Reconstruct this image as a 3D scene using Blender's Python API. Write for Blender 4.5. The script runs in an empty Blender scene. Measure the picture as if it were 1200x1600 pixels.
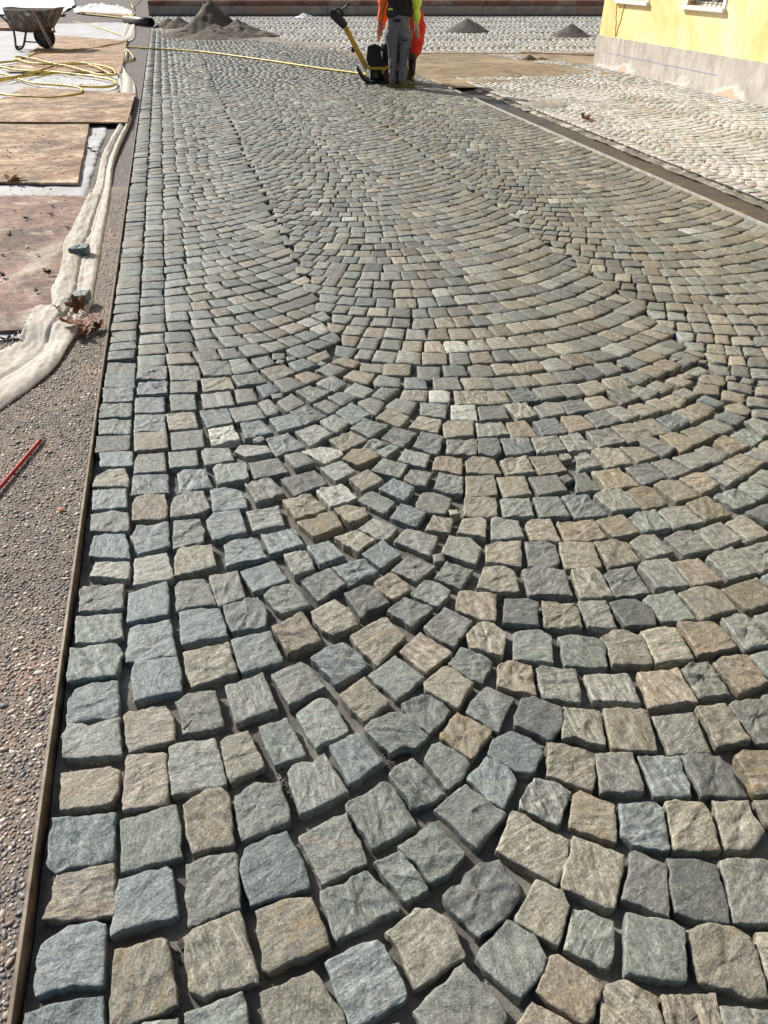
import bpy, bmesh, math, random
from mathutils import Vector, Matrix, noise, Euler
C = bpy.context.scene.collection
SC = bpy.context.scene
R = math.radians
# ---------------------------------------------------------------- camera, sky, sun, exposure
F = 1109.0; YH = -60.0; CX, CY = 600.0, 800.0; H = 1.6
TH = math.atan((CY-YH)/F)
PSI = math.atan((600-250)/F*math.cos(TH))
ct, st = math.cos(TH), math.sin(TH)
cam = bpy.data.cameras.new('camera'); camo = bpy.data.objects.new('camera', cam); C.objects.link(camo)
cam.sensor_fit = 'VERTICAL'; cam.sensor_height = 32.0; cam.lens = 32.0*F/1600.0
cam.clip_start = 0.02; cam.clip_end = 2000
camo.location = (0, 0, H); camo.rotation_euler = (math.pi/2-TH, 0, -PSI)
SC.camera = camo
SUN_EL = R(35); SUN_DIR = Vector((-0.60, 0.80, 0)).normalized()*math.cos(SUN_EL)+Vector((0, 0, math.sin(SUN_EL)))
w = bpy.data.worlds.new('World'); SC.world = w; w.use_nodes = True
nt = w.node_tree; nt.nodes.clear()
sky = nt.nodes.new('ShaderNodeTexSky'); sky.sky_type = 'NISHITA'; sky.sun_disc = False
sky.dust_density = 3.5; sky.air_density = .8; sky.ozone_density = .6; sky.sun_elevation = SUN_EL; sky.sun_rotation = math.atan2(SUN_DIR.x, SUN_DIR.y)
bg = nt.nodes.new('ShaderNodeBackground'); bg.inputs[1].default_value = 0.085
wo = nt.nodes.new('ShaderNodeOutputWorld')
nt.links.new(sky.outputs[0], bg.inputs[0]); nt.links.new(bg.outputs[0], wo.inputs[0])
sun = bpy.data.lights.new('sun', 'SUN'); suno = bpy.data.objects.new('sun', sun); C.objects.link(suno)
sun.energy = 4.9; sun.angle = R(0.55); sun.color = (1.0, 0.95, 0.87)
suno.rotation_euler = SUN_DIR.to_track_quat('Z', 'Y').to_euler()
SC.view_settings.view_transform = 'Standard'; SC.view_settings.look = 'None'
SC.view_settings.exposure = 0.38; SC.view_settings.gamma = 1
SC.render.resolution_x = 768; SC.render.resolution_y = 1024

# ---------------------------------------------------------------- helpers
def ray(px, py):
    u = (px-CX)/F; v = (py-CY)/F
    df = ct-v*st; du = -st-v*ct
    return Vector((df*math.sin(PSI)+u*math.cos(PSI), df*math.cos(PSI)-u*math.sin(PSI), du))
def at(px, py, z=0.0):                      # where a photo pixel lands on the level z
    d = ray(px, py); t = (z-H)/d.z
    return Vector((d.x*t, d.y*t, z))
def proj(x, y, z=0.0):
    f = x*math.sin(PSI)+y*math.cos(PSI); r = x*math.cos(PSI)-y*math.sin(PSI); u = z-H
    dep = f*ct-u*st
    if dep < 0.05: return (-9999, -9999)
    return (CX+F*r/dep, CY-F*(u*ct+f*st)/dep)
def mesh(name, V, Fc, mat=None, smooth=True, parent=None, attrs=None, mats=None, fm=None):
    me = bpy.data.meshes.new(name); me.from_pydata([tuple(v) for v in V], [], Fc)
    if mats:
        for m in mats: me.materials.append(m)
        if fm: me.polygons.foreach_set('material_index', fm)
    elif mat: me.materials.append(mat)
    if smooth: me.polygons.foreach_set('use_smooth', [True]*len(me.polygons))
    if attrs:
        for an, (ty, data) in attrs.items():
            a = me.attributes.new(an, ty, 'POINT')
            if ty == 'FLOAT_VECTOR': a.data.foreach_set('vector', [c for v in data for c in v])
            elif ty == 'FLOAT_COLOR': a.data.foreach_set('color', [c for v in data for c in (v[0], v[1], v[2], v[3] if len(v) > 3 else 1.0)])
            else: a.data.foreach_set('value', data)
    me.update()
    o = bpy.data.objects.new(name, me); C.objects.link(o)
    if parent: o.parent = parent
    return o
def tag(o, label, cat, group=None, kind=None):
    if kind: o['kind'] = kind
    if label: o['label'] = label
    if cat: o['category'] = cat
    if group: o['group'] = group
    return o
def empty(name, loc, rz=0):
    o = bpy.data.objects.new(name, None); C.objects.link(o); o.location = loc; o.rotation_euler = (0, 0, rz); o.empty_display_size = 0.1
    return o
def lerp(a, b, t): return a+(b-a)*t
def spline(pts, n):                          # Catmull-Rom through points
    P = [Vector(p) for p in pts]; out = []
    for i in range(len(P)-1):
        p0 = P[max(i-1, 0)]; p1 = P[i]; p2 = P[i+1]; p3 = P[min(i+2, len(P)-1)]
        for k in range(n):
            t = k/n; out.append(0.5*((2*p1)+(p2-p0)*t+(2*p0-5*p1+4*p2-p3)*t*t+(3*p1-p0-3*p2+p3)*t**3))
    out.append(P[-1]); return out
def tube_vf(path, rad, seg=8, V=None, Fc=None, cap=True):
    V = [] if V is None else V; Fc = [] if Fc is None else Fc
    P = [Vector(p) for p in path]; n = len(P); rads = rad if isinstance(rad, (list, tuple)) else [rad]*n
    b0 = len(V); up = None
    for i in range(n):
        t = (P[min(i+1, n-1)]-P[max(i-1, 0)]).normalized()
        if up is None: up = Vector((0, 0, 1)) if abs(t.z) < .9 else Vector((1, 0, 0))
        s = t.cross(up).normalized(); up = s.cross(t).normalized()
        for k in range(seg):
            a = 2*math.pi*k/seg; V.append(P[i]+(s*math.cos(a)+up*math.sin(a))*rads[i])
    for i in range(n-1):
        for k in range(seg):
            a = b0+i*seg+k; b = b0+i*seg+(k+1) % seg
            Fc.append((a, b, b+seg, a+seg))
    if cap:
        Fc.append(tuple(b0+k for k in range(seg))); Fc.append(tuple(b0+(n-1)*seg+k for k in range(seg-1, -1, -1)))
    return V, Fc
def box_vf(c, s, V=None, Fc=None, M=None, taper=1.0):
    V = [] if V is None else V; Fc = [] if Fc is None else Fc; b = len(V)
    for z in (-1, 1):
        for x, y in ((-1, -1), (1, -1), (1, 1), (-1, 1)):
            k = taper if z > 0 else 1
            p = Vector((x*s[0]/2*k, y*s[1]/2*k, z*s[2]/2))
            if M: p = M @ p
            V.append(Vector(c)+p)
    for f in ((3, 2, 1, 0), (4, 5, 6, 7), (0, 1, 5, 4), (1, 2, 6, 5), (2, 3, 7, 6), (3, 0, 4, 7)): Fc.append(tuple(b+i for i in f))
    return V, Fc
def bevel(o, w=0.005, seg=2):
    m = o.modifiers.new('bevel', 'BEVEL'); m.width = w; m.segments = seg; m.limit_method = 'ANGLE'; m.angle_limit = R(40); return o
def grid_vf(x0, x1, y0, y1, dx, dy, zf):
    nx = max(1, int((x1-x0)/dx)); ny = max(1, int((y1-y0)/dy)); V = []; Fc = []
    for j in range(ny+1):
        for i in range(nx+1):
            x = x0+(x1-x0)*i/nx; y = y0+(y1-y0)*j/ny; V.append((x, y, zf(x, y)))
    for j in range(ny):
        for i in range(nx):
            a = j*(nx+1)+i; Fc.append((a, a+1, a+nx+2, a+nx+1))
    return V, Fc
def fbm(x, y, z, s, o=4): return noise.fractal(Vector((x*s, y*s, z*s)), 1.0, 2.0, o)

# ---------------------------------------------------------------- materials
def new_mat(name, rough=0.8, spec=0.5, metal=0.0):
    m = bpy.data.materials.new(name); m.use_nodes = True; n = m.node_tree.nodes; l = m.node_tree.links
    b = n['Principled BSDF']; b.inputs['Roughness'].default_value = rough; b.inputs['Metallic'].default_value = metal
    b.inputs['Specular IOR Level'].default_value = spec
    return m, n, l, b
def nd(n, t, **k):
    x = n.new(t)
    for a, v in k.items(): setattr(x, a, v)
    return x
def tex_noise(n, l, vec, scale, detail=4, rough=0.55, dist=0):
    t = n.new('ShaderNodeTexNoise'); t.inputs['Scale'].default_value = scale; t.inputs['Detail'].default_value = detail
    t.inputs['Roughness'].default_value = rough; t.inputs['Distortion'].default_value = dist
    if vec is not None: l.new(vec, t.inputs['Vector'])
    return t
def ramp(n, l, fac, stops):
    r = n.new('ShaderNodeValToRGB'); e = r.color_ramp.elements
    while len(e) < len(stops): e.new(0.5)
    for el, (p, c) in zip(e, stops):
        el.position = p; el.color = (c, c, c, 1) if not isinstance(c, tuple) else (*c, 1)
    l.new(fac, r.inputs[0]); return r
def mix(n, l, fac, a, b, bt='MIX'):
    x = n.new('ShaderNodeMix'); x.data_type = 'RGBA'; x.blend_type = bt
    for s, v in ((0, fac), (6, a), (7, b)):
        if isinstance(v, (int, float)): x.inputs[s].default_value = v
        elif isinstance(v, tuple): x.inputs[s].default_value = (*v, 1)
        else: l.new(v, x.inputs[s])
    return x.outputs[2]
def math_n(n, l, op, a, b=None):
    x = n.new('ShaderNodeMath'); x.operation = op
    for i, v in enumerate((a, b)):
        if v is None: continue
        if isinstance(v, (int, float)): x.inputs[i].default_value = v
        else: l.new(v, x.inputs[i])
    return x.outputs[0]
def bump(n, l, b, h, strength=0.5, dist=0.01, prev=None):
    x = n.new('ShaderNodeBump'); x.inputs['Strength'].default_value = strength; x.inputs['Distance'].default_value = dist
    l.new(h, x.inputs['Height'])
    if prev: l.new(prev, x.inputs['Normal'])
    if b: l.new(x.outputs[0], b.inputs['Normal'])
    return x.outputs[0]
def pos(n): return n.new('ShaderNodeNewGeometry').outputs['Position']
def objc(n): return n.new('ShaderNodeTexCoord').outputs['Object']
def attr(n, name):
    a = n.new('ShaderNodeAttribute'); a.attribute_name = name; return a
def mottled(name, c1, c2, scale=20, rough=0.8, bs=0.3, bd=0.003, c3=None, s3=3, lo=.35, hi=.65, spec=.4, metal=0, fine=None, th3=(.5, .62)):
    m, n, l, b = new_mat(name, rough, spec, metal); p = objc(n)
    t = tex_noise(n, l, p, scale, 5, .6); r = ramp(n, l, t.outputs[0], [(lo, c1), (hi, c2)]); col = r.outputs[0]
    if c3:
        t3 = tex_noise(n, l, p, s3, 5, .65); r3 = ramp(n, l, t3.outputs[0], [(th3[0], 0.0), (th3[1], 1.0)]); col = mix(n, l, r3.outputs[0], col, c3)
    l.new(col, b.inputs['Base Color'])
    if bs:
        tf = tex_noise(n, l, p, fine or scale*3, 4, .6); bump(n, l, b, tf.outputs[0], bs, bd)
    return m
def stone_material(name, dusty=False):
    m, n, l, b = new_mat(name, 0.62, 0.45)
    g = attr(n, 'gco').outputs['Vector']; col = attr(n, 'col').outputs['Color']; ru = attr(n, 'rust').outputs['Fac']
    mp = nd(n, 'ShaderNodeMapping'); mp.inputs['Scale'].default_value = (1.0, 4.5, 3.0); l.new(g, mp.inputs[0]); st_ = mp.outputs[0]
    a = tex_noise(n, l, st_, 22, 6, .65, .4)            # foliation bands
    f = tex_noise(n, l, g, 190, 5, .75)                   # crystalline grain
    mid = tex_noise(n, l, g, 55, 5, .6, .3)
    vein = attr(n, 'col').outputs['Alpha']
    fo = mix(n, l, vein, (1, 1, 1), ramp(n, l, a.outputs[0], [(.34, .5), (.5, 1.0), (.66, 1.6)]).outputs[0])
    x = nd(n, 'ShaderNodeVectorMath', operation='MULTIPLY'); l.new(col, x.inputs[0]); l.new(fo, x.inputs[1])
    y = nd(n, 'ShaderNodeVectorMath', operation='MULTIPLY'); l.new(x.outputs[0], y.inputs[0]); l.new(ramp(n, l, f.outputs[0], [(.3, .42), (.5, .95), (.62, 1.3), (.74, 2.3)]).outputs[0], y.inputs[1])
    z = nd(n, 'ShaderNodeVectorMath', operation='MULTIPLY'); l.new(y.outputs[0], z.inputs[0]); l.new(ramp(n, l, mid.outputs[0], [(.3, .74), (.7, 1.28)]).outputs[0], z.inputs[1])
    # ochre weathering following the foliation
    rn = tex_noise(n, l, st_, 9, 5, .7, .6); rr = math_n(n, l, 'ADD', rn.outputs[0], math_n(n, l, 'MULTIPLY', ru, .36))
    rm = math_n(n, l, 'MULTIPLY', ramp(n, l, rr, [(.64, 0.0), (.86, 1.0)]).outputs[0], .7)
    yo = nd(n, 'ShaderNodeVectorMath', operation='MULTIPLY'); l.new(ramp(n, l, f.outputs[0], [(.3, .5), (.52, 1.0), (.72, 1.6)]).outputs[0], yo.inputs[0]); yo.inputs[1].default_value = (.255, .195, .105)
    out = mix(n, l, rm, z.outputs[0], yo.outputs[0])
    # pale mortar film left on some faces
    dn = tex_noise(n, l, pos(n), 11, 4, .6); dm = math_n(n, l, 'MULTIPLY', ramp(n, l, dn.outputs[0], [(.58, 0.0), (.72, 1.0)]).outputs[0], .35)
    out = mix(n, l, dm, out, (.34, .33, .29))
    if dusty:  # white patches: dust and strong sunlight, both put into the colour
        d2 = tex_noise(n, l, pos(n), 1.1, 6, .7, .3); d3 = tex_noise(n, l, pos(n), 16, 4, .7)
        s = math_n(n, l, 'ADD', d2.outputs[0], math_n(n, l, 'MULTIPLY', math_n(n, l, 'SUBTRACT', d3.outputs[0], .5), .9))
        out = mix(n, l, ramp(n, l, s, [(.38, .1), (.60, .85)]).outputs[0], out, (.53, .525, .505))
    # thin pale quartz veins on the banded stones
    qv = tex_noise(n, l, st_, 5, 3, .5, 1.2); qa = math_n(n, l, 'ABSOLUTE', math_n(n, l, 'SUBTRACT', qv.outputs[0], .5))
    qm = math_n(n, l, 'MULTIPLY', ramp(n, l, qa, [(.0, 1.0), (.018, 0.0)]).outputs[0], ramp(n, l, vein, [(.7, 0.0), (1.0, .5)]).outputs[0])
    out = mix(n, l, qm, out, (.46, .45, .40))
    l.new(out, b.inputs['Base Color'])
    l.new(ramp(n, l, f.outputs[0], [(.35, .72), (.7, .42)]).outputs[0], b.inputs['Roughness'])
    n1 = bump(n, l, None, mid.outputs[0], .8, .006)
    n1 = bump(n, l, None, a.outputs[0], .6, .005, n1)
    bump(n, l, b, f.outputs[0], .7, .0022, n1)
    return m
M_STONE = stone_material('gneiss_setts')
M_SUNLIT_DUSTY = stone_material('sunlit_dusty_gneiss_setts', True)
# ---------------------------------------------------------------- the setts (traced outlines of the near ones, arcs for the rest)
CROPS = {'A':(0,1350),'B':(300,1350),'C':(600,1350),'D':(900,1350),'E':(0,1100),'F':(300,1100),'G':(600,1100),'H':(900,1100),'I':(100,900),'J':(350,900),'K':(600,900),'L':(900,900),'M':(100,700),'N':(350,700),'P':(600,700),'Q':(900,700),'R':(100,500),'T':(400,500),'U':(650,500),'V':(850,500)}
TRACED = '''A 340 60 560 15 722 -10 715 320 540 340 380 352 250 335 315 200
A 740 95 800 75 1040 15 1080 40 1115 320 800 410 685 450 700 330
A 305 450 420 375 600 348 660 362 645 765 450 760 330 790 225 835 205 760 215 600 250 500
A 715 540 1000 460 1050 475 1120 880 950 960 840 1000 690 1050 680 900
A 145 925 330 870 640 810 655 1100 100 1150
A 900 990 1112 952 1128 1150 690 1160 690 1080
S 291 1350 330 1336 365 1331 372 1336 377 1417 345 1428 293 1449 289 1400
S 382 1326 420 1307 447 1296 475 1348 486 1380 484 1388 450 1398 390 1417 378 1370 375 1352
B 390 290 560 215 750 195 860 490 870 510 600 620 480 690 440 640 415 480
B 0 400 290 285 310 300 400 650 420 740 250 780 70 825 -20 790 -50 560 -60 450
S 287 1583 340 1562 379 1550 392 1602 395 1640 290 1660
S 405 1550 475 1522 490 1514 515 1557 537 1582 548 1630 425 1650
S 500 1394 515 1386 537 1381 552 1369 575 1359 600 1386 625 1418 622 1424 598 1430 575 1448 530 1468 526 1472 510 1430 499 1405
S 508 1502 525 1492 565 1471 590 1465 600 1476 620 1512 638 1552 636 1562 600 1583 575 1600 545 1604 520 1540
S 584 1348 605 1338 625 1328 650 1358 671 1390 662 1396 645 1402 634 1410 610 1380
S 621 1322 640 1311 677 1282 700 1305 728 1330 726 1338 700 1368 685 1375 672 1380 650 1352 635 1340
C 365 190 430 130 480 115 500 60 600 -10 720 -20 860 160 850 210 765 340 590 470 370 230
C 5 430 200 275 240 280 285 270 420 350 515 575 190 780 80 500
C 815 335 860 270 945 95 1110 160 1165 255 1090 510 960 445 820 360
C 570 590 600 530 765 345 830 370 940 440 1030 595 1000 680 850 860 640 670
C 175 930 500 610 720 850 780 950 760 1000 600 1150 300 1130
S 605 1600 622 1593 632 1604 640 1640 600 1640
S 836 1550 860 1495 870 1491 900 1508 925 1525 942 1540 928 1590 915 1602 875 1580 850 1560
C 835 985 930 855 1130 970 1200 1010 1150 1150 800 1150
S 799 1265 820 1273 850 1293 890 1311 886 1350 871 1384 840 1365 805 1348 774 1329 790 1290
S 897 1307 935 1318 975 1336 974 1360 961 1421 935 1415 902 1396 877 1388 884 1350
S 984 1332 993 1327 1032 1346 1041 1352 1044 1380 1047 1436 1010 1420 972 1404 980 1365
S 1042 1341 1090 1343 1121 1350 1139 1415 1141 1442 1105 1441 1054 1427 1048 1390
S 1124 1345 1150 1341 1187 1343 1215 1346 1222 1400 1225 1444 1147 1442 1135 1380
S 896 1417 925 1421 960 1437 963 1482 954 1515 930 1505 900 1493 881 1482 890 1445
D 305 310 600 365 680 410 695 740 550 735 310 690 300 500
D 695 405 830 365 985 380 1105 460 1145 560 1200 780 1210 830 1100 835 970 780 860 770 780 730 740 580 700 460
S 1183 1455 1215 1456 1225 1540 1203 1537 1190 1490
D 185 740 300 720 400 760 510 830 550 1000 560 1100 150 1100 160 850
D 540 815 620 800 880 790 905 880 940 1000 960 1100 570 1100
D 905 885 1080 895 1200 905 1290 910 1290 1150 960 1150
I 10 920 15 780 60 700 200 650 335 645 345 850 330 870 160 890
E 425 125 500 110 560 125 745 75 760 310 640 325 420 335 385 330 390 210 378 205
E 380 425 690 385 750 420 735 560 700 620 560 645 370 655 368 560
S 83 1279 125 1273 179 1267 179 1310 176 1344 150 1349 110 1354 84 1362 72 1348 76 1310
E 770 60 800 40 950 5 1030 0 1090 90 1095 230 870 285 800 310 780 200
E 795 320 1010 297 1040 310 1050 540 1040 620 840 660 770 665 760 600 780 420
S 185 1280 230 1267 274 1255 281 1280 285 1338 245 1348 188 1360 188 1315
S 263 1165 275 1160 335 1152 345 1180 354 1222 340 1228 300 1235 266 1240 262 1190
S 273 1096 295 1082 337 1077 351 1134 330 1140 284 1147 282 1125
S 351 1071 380 1062 410 1050 420 1072 435 1106 400 1117 369 1130 357 1095
F 170 235 200 205 350 165 450 370 440 390 240 490 215 420
F 415 145 600 85 715 300 710 320 515 385 465 280
S 462 1113 478 1100 497 1089 516 1091 532 1115 545 1140 543 1144 494 1168 475 1140
F 860 265 1035 175 1198 355 1000 500 985 505 930 400
F 595 430 640 375 690 360 755 365 830 312 975 545 880 600 675 690 640 600
F 260 575 310 550 340 510 390 485 440 500 550 487 610 650 615 735 310 850 275 720
S 286 1260 300 1248 325 1234 345 1231 360 1246 366 1318 330 1325 301 1335 292 1310
S 466 1307 495 1290 541 1267 574 1342 575 1350 545 1362 505 1381 480 1340
S 538 1257 575 1235 600 1219 609 1222 652 1287 630 1303 582 1325 560 1292
S 567 1137 585 1123 605 1112 627 1109 650 1127 670 1148 650 1168 630 1168 611 1178 585 1157
K 105 795 230 735 300 740 425 835 290 985 150 870
G 345 180 460 38 670 160 665 190 545 340 350 205
K 545 770 640 685 820 760 760 870 720 975 640 930 510 840
S 804 1125 803 1118 815 1091 835 1087 880 1106 877 1140 861 1156 840 1148 805 1134
G 650 300 680 215 800 165 900 205 1005 270 950 420 900 430 830 420 690 340
G 245 340 300 250 345 222 500 310 545 360 490 470 400 530 370 500
G 35 440 60 400 180 335 395 560 270 620 180 650
G 520 455 640 322 780 390 835 480 750 655 640 590
G 315 655 510 495 765 690 580 905
G 840 640 850 590 940 455 1090 490 1170 550 1090 760 1000 720 900 670
S 855 1158 880 1161 900 1167 916 1171 928 1184 931 1212 926 1236 900 1226 854 1210 856 1175
S 880 1103 900 1107 937 1109 941 1122 947 1163 925 1160 900 1150 878 1153
H 165 35 280 20 450 35 515 290 440 305 225 280
H 475 70 735 45 845 300 700 305 585 310 530 180
S 1089 1104 1100 1101 1132 1099 1150 1120 1173 1160 1150 1162 1121 1167 1105 1135
S 1139 1100 1150 1094 1188 1091 1215 1120 1225 1160 1185 1160 1160 1130
S 895 1238 908 1232 935 1244 961 1253 964 1290 964 1315 930 1305 900 1294 890 1290
H 120 305 355 305 430 550 200 545 150 560
H 390 320 650 320 730 580 485 580
H 650 325 730 310 900 325 960 390 1080 570 960 585 850 565 785 590
H 990 315 1070 280 1200 285 1300 300 1320 560 1130 565 1060 420
H 265 620 500 612 545 650 590 915 450 905 360 885 285 820
H 555 620 620 600 790 610 825 650 915 920 780 925 610 910
H 850 600 1080 600 1110 680 1185 800 1100 910 940 910 870 680
H 1110 600 1250 590 1300 760 1200 760
I 95 180 100 90 120 65 375 50 370 210 200 215 88 225
I 80 258 360 225 365 380 240 410 65 430
I 40 455 330 415 365 480 330 625 180 640 18 668 20 600
I 400 110 640 35 655 80 655 240 500 270 390 290 400 180
I 400 310 665 268 705 495 650 495 520 520 375 525
I 445 540 705 505 730 560 740 710 600 740 440 785 420 640
I 690 60 720 25 870 10 900 40 955 175 850 180 695 215
I 720 230 830 200 975 200 1030 370 880 395 735 430
I 745 480 1030 418 1085 600 950 650 790 700 760 600
J -5 190 120 145 210 130 240 150 268 230 262 310 150 330 50 350 10 270
J 40 400 290 348 365 510 360 530 110 610 70 500
J 245 115 300 70 430 38 540 180 530 190 360 240 300 190
J 300 320 490 222 610 400 400 490 350 400
J 292 605 480 530 530 560 635 690 405 810
J 540 215 690 142 770 200 845 305 680 370 620 340 560 280
J 745 100 880 45 940 60 1040 165 900 220 860 265
J 790 370 990 255 1010 255 1140 380 960 560 820 430
J 540 515 640 450 740 418 860 490 900 560 700 680
J 720 745 880 630 1030 790 1020 810 880 905 790 830
J 900 615 1070 488 1255 630 1080 775
K 20 215 130 125 310 200 180 320
K 170 110 250 30 300 28 420 85 400 130 340 190 200 130
K 250 310 380 185 555 275 440 450 300 370
K 100 460 225 345 430 480 260 610
K 450 150 465 90 500 85 705 115 700 280 620 275 450 205
K 515 365 590 285 660 280 770 350 745 500 680 480 540 450
K 405 545 475 440 600 480 685 530 620 665 550 640
K 250 665 370 558 400 555 560 670 460 830 350 770 255 700
K 708 560 770 515 925 545 955 745 860 720 710 685
K 750 195 755 145 860 140 965 160 970 320 745 290
S 846 937 870 939 900 944 906 955 910 980 880 981 851 979
K 810 345 850 328 980 328 1050 365 1062 540 930 520 805 510
S 872 993 900 990 935 996 947 1010 950 1040 925 1041 900 1038 883 1038 877 1010
S 839 1042 847 1037 900 1043 907 1070 910 1095 890 1095 849 1087 842 1065
L 5 175 20 155 190 155 260 325 180 325 75 315 45 240
L 205 165 300 140 370 140 490 215 510 310 310 315 240 230
L 420 145 450 120 610 92 755 270 550 285 510 250 490 210
L 640 110 740 70 820 65 900 90 1010 215 860 245 790 280
L 910 80 1130 5 1200 70 1240 120 1225 165 1080 210
L 150 385 230 335 290 335 420 375 490 540 230 555 200 440
L 405 345 560 315 615 325 740 520 620 530 505 550 455 440
L 635 290 860 280 920 320 1010 450 880 480 765 500
L 910 270 1010 232 1060 245 1200 420 1215 430 1065 470
L 1110 245 1200 220 1290 215 1330 340 1250 370
L 1090 490 1200 460 1300 450 1350 600 1230 640
L 50 605 325 598 415 795 110 770
L 390 595 640 578 760 785 650 790 460 825
L 660 585 700 550 830 530 970 735 780 765
L 855 540 920 500 1070 485 1200 640 1215 660 1030 730
L 1165 745 1200 735 1300 730 1330 850 1240 860
M 220 20 430 15 430 110 225 120
M 200 175 280 135 380 125 410 200 400 235 170 235
M 180 265 390 250 395 370 175 390
M 170 420 290 395 405 400 410 500 395 520 165 525
M 180 545 270 530 380 530 405 600 410 690 200 680 155 670
M 195 710 410 705 415 750 405 820 160 800
M 440 75 460 35 625 25 635 60 635 145 435 160
M 430 165 650 155 655 270 415 290
M 425 350 450 310 510 285 630 290 650 370 640 440 425 450
M 415 550 460 480 650 460 660 610 460 660
M 440 690 640 645 670 740 685 800 660 820 430 860
M 650 20 830 10 840 105 660 120
M 705 155 740 135 885 120 925 230 720 275
M 690 310 760 275 870 265 920 370 850 410 665 440 665 370
M 680 470 685 445 850 435 880 510 875 580 680 620
M 685 680 715 615 920 595 955 735 820 770 690 800
M 855 15 880 -5 1030 -10 1065 70 880 105
M 930 120 950 100 1140 88 1160 190 960 225
M 910 265 1000 245 1110 265 1150 370 1030 385 930 400
M 885 450 930 400 1100 385 1145 530 1040 545 925 570
N 0 600 50 570 170 555 220 580 275 690 130 710 10 740
M 905 790 1085 765 1135 930 960 985 930 900
N 65 20 100 -20 270 -10 300 35 140 60
N 150 90 340 55 400 145 190 195
N 130 225 240 185 300 190 380 285 200 340
N 140 390 340 350 380 470 180 510
N 230 540 440 490 500 600 290 665
N 100 760 310 690 400 820 180 900
N 478 830 520 800 660 745 765 855 590 960
N 375 50 480 25 575 90 450 130
N 490 15 600 -20 740 0 745 40 630 100
N 355 190 570 130 650 220 440 295
N 365 325 540 282 645 385 450 445
N 455 465 570 438 600 410 690 392 740 490 560 560
N 370 660 480 635 530 650 570 750 440 795
N 520 620 660 575 755 670 600 730
N 600 120 735 80 830 150 700 210
N 575 265 740 212 835 310 670 375
N 680 375 770 350 880 365 905 420 790 465
N 690 560 830 505 945 575 840 660
N 670 735 880 685 970 765 790 860
N 740 60 800 5 900 0 970 50 840 105
N 780 200 900 135 1000 200 870 275
N 835 325 900 268 930 265 1075 335 1000 410
N 840 490 930 425 1090 490 1020 565 960 560
N 860 660 990 565 1110 660 985 750
N 920 140 990 60 1150 100 1100 180
N 965 265 1060 190 1195 250 1130 335
N 1035 430 1110 340 1265 400 1200 490
N 935 840 1040 765 1160 850 1165 885 1065 950 960 880
P 60 575 140 497 340 550 290 670
P 85 70 130 0 290 40 260 120
P 120 195 170 125 300 150 260 235 190 230
P 300 125 320 50 360 40 490 60 490 165
P 310 250 345 150 495 175 495 280 430 285
P 200 330 240 275 310 270 425 310 390 410 280 400 200 370
P 255 510 310 410 435 440 410 535
P 45 755 150 665 325 730 205 835
P 355 655 410 545 550 560 610 620 580 725
P 315 815 390 705 560 755 480 870
P 455 530 490 450 600 430 645 460 635 565
P 500 310 520 292 700 310 710 420 650 430 500 420
P 510 170 690 165 710 290 600 300 510 290
P 510 80 560 45 690 60 735 160 620 160 515 150
P 725 75 890 50 945 155 770 165
P 905 50 1080 40 1150 150 975 165
P 705 180 880 172 925 285 750 305
P 905 180 1080 165 1150 265 970 295
P 725 320 905 312 940 425 745 435
P 930 310 1090 300 1165 430 975 435
P 670 440 700 430 840 455 875 560 720 580 670 575
P 880 470 920 445 1040 440 1110 580 920 570
P 635 610 700 585 860 575 860 735 640 710
P 880 580 990 570 1080 600 1100 710 1040 750 905 730
P 625 740 740 732 820 770 855 900 720 900 580 865
P 860 760 960 740 1130 760 1180 920 1050 910 910 915
S 874 847 900 845 928 848 942 883 920 886 885 886 876 865
Q -5 45 70 15 160 110 20 140
Q 95 15 130 -5 260 0 355 95 200 120
Q 275 -5 400 -10 520 45 390 90
Q 100 140 270 112 400 225 200 255
Q -5 170 20 150 60 145 155 255 0 290
Q 310 115 450 85 570 180 430 230 410 220
Q 470 85 570 60 720 140 600 185
Q 605 55 740 20 850 85 730 135
Q 745 5 800 -20 965 30 900 80 870 90
Q 110 300 180 255 280 255 405 380 230 405
Q -90 300 20 285 75 290 200 415 0 435
Q 305 265 420 235 480 250 570 350 430 380
Q 485 230 540 195 640 195 775 295 630 335 600 310
Q 650 185 750 150 800 155 900 235 790 285
Q 795 150 910 100 1040 175 950 240
Q 925 80 1030 35 1175 95 1060 170
Q 1050 30 1120 -5 1230 40 1215 75 1185 88
Q 1080 185 1150 140 1210 140 1290 190 1250 250 1200 240
Q -120 455 110 445 200 560 100 575 -60 580
Q 125 445 290 415 400 535 235 555
Q 330 430 370 400 490 385 595 500 430 525
Q 515 390 560 365 680 355 805 465 680 485 620 505
Q 690 345 820 298 980 410 820 460
Q 865 300 900 275 1000 250 1135 330 1010 375
Q 1005 245 1090 200 1230 270 1150 330
Q 1060 395 1200 340 1300 420 1230 480
Q 115 585 250 568 320 590 410 700 210 740
Q 335 585 400 545 490 535 615 650 450 690
Q 555 560 640 515 720 510 860 630 680 670
Q 740 510 900 460 1040 570 880 625
Q 935 465 1040 410 1220 535 1085 580
Q -30 760 115 748 160 790 240 930 30 940 0 870
Q 175 785 210 750 360 730 470 900 250 925
Q 390 740 420 715 570 690 620 750 705 860 510 870
Q 595 705 770 682 925 825 735 860
Q 820 680 870 645 970 622 1140 780 960 820
Q 1000 630 1150 580 1250 580 1300 700 1165 775
Q 1160 800 1200 775 1280 770 1320 860 1230 870
R 228 222 382 220 380 288 225 288
R 222 290 380 290 378 358 215 360
R 210 370 372 365 370 435 205 440
R 195 450 365 445 362 520 185 525
R 183 535 360 527 355 608 185 612
R 170 622 355 612 350 695 165 712
R 398 248 552 245 550 318 388 320
R 395 330 552 325 552 398 390 402
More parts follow.
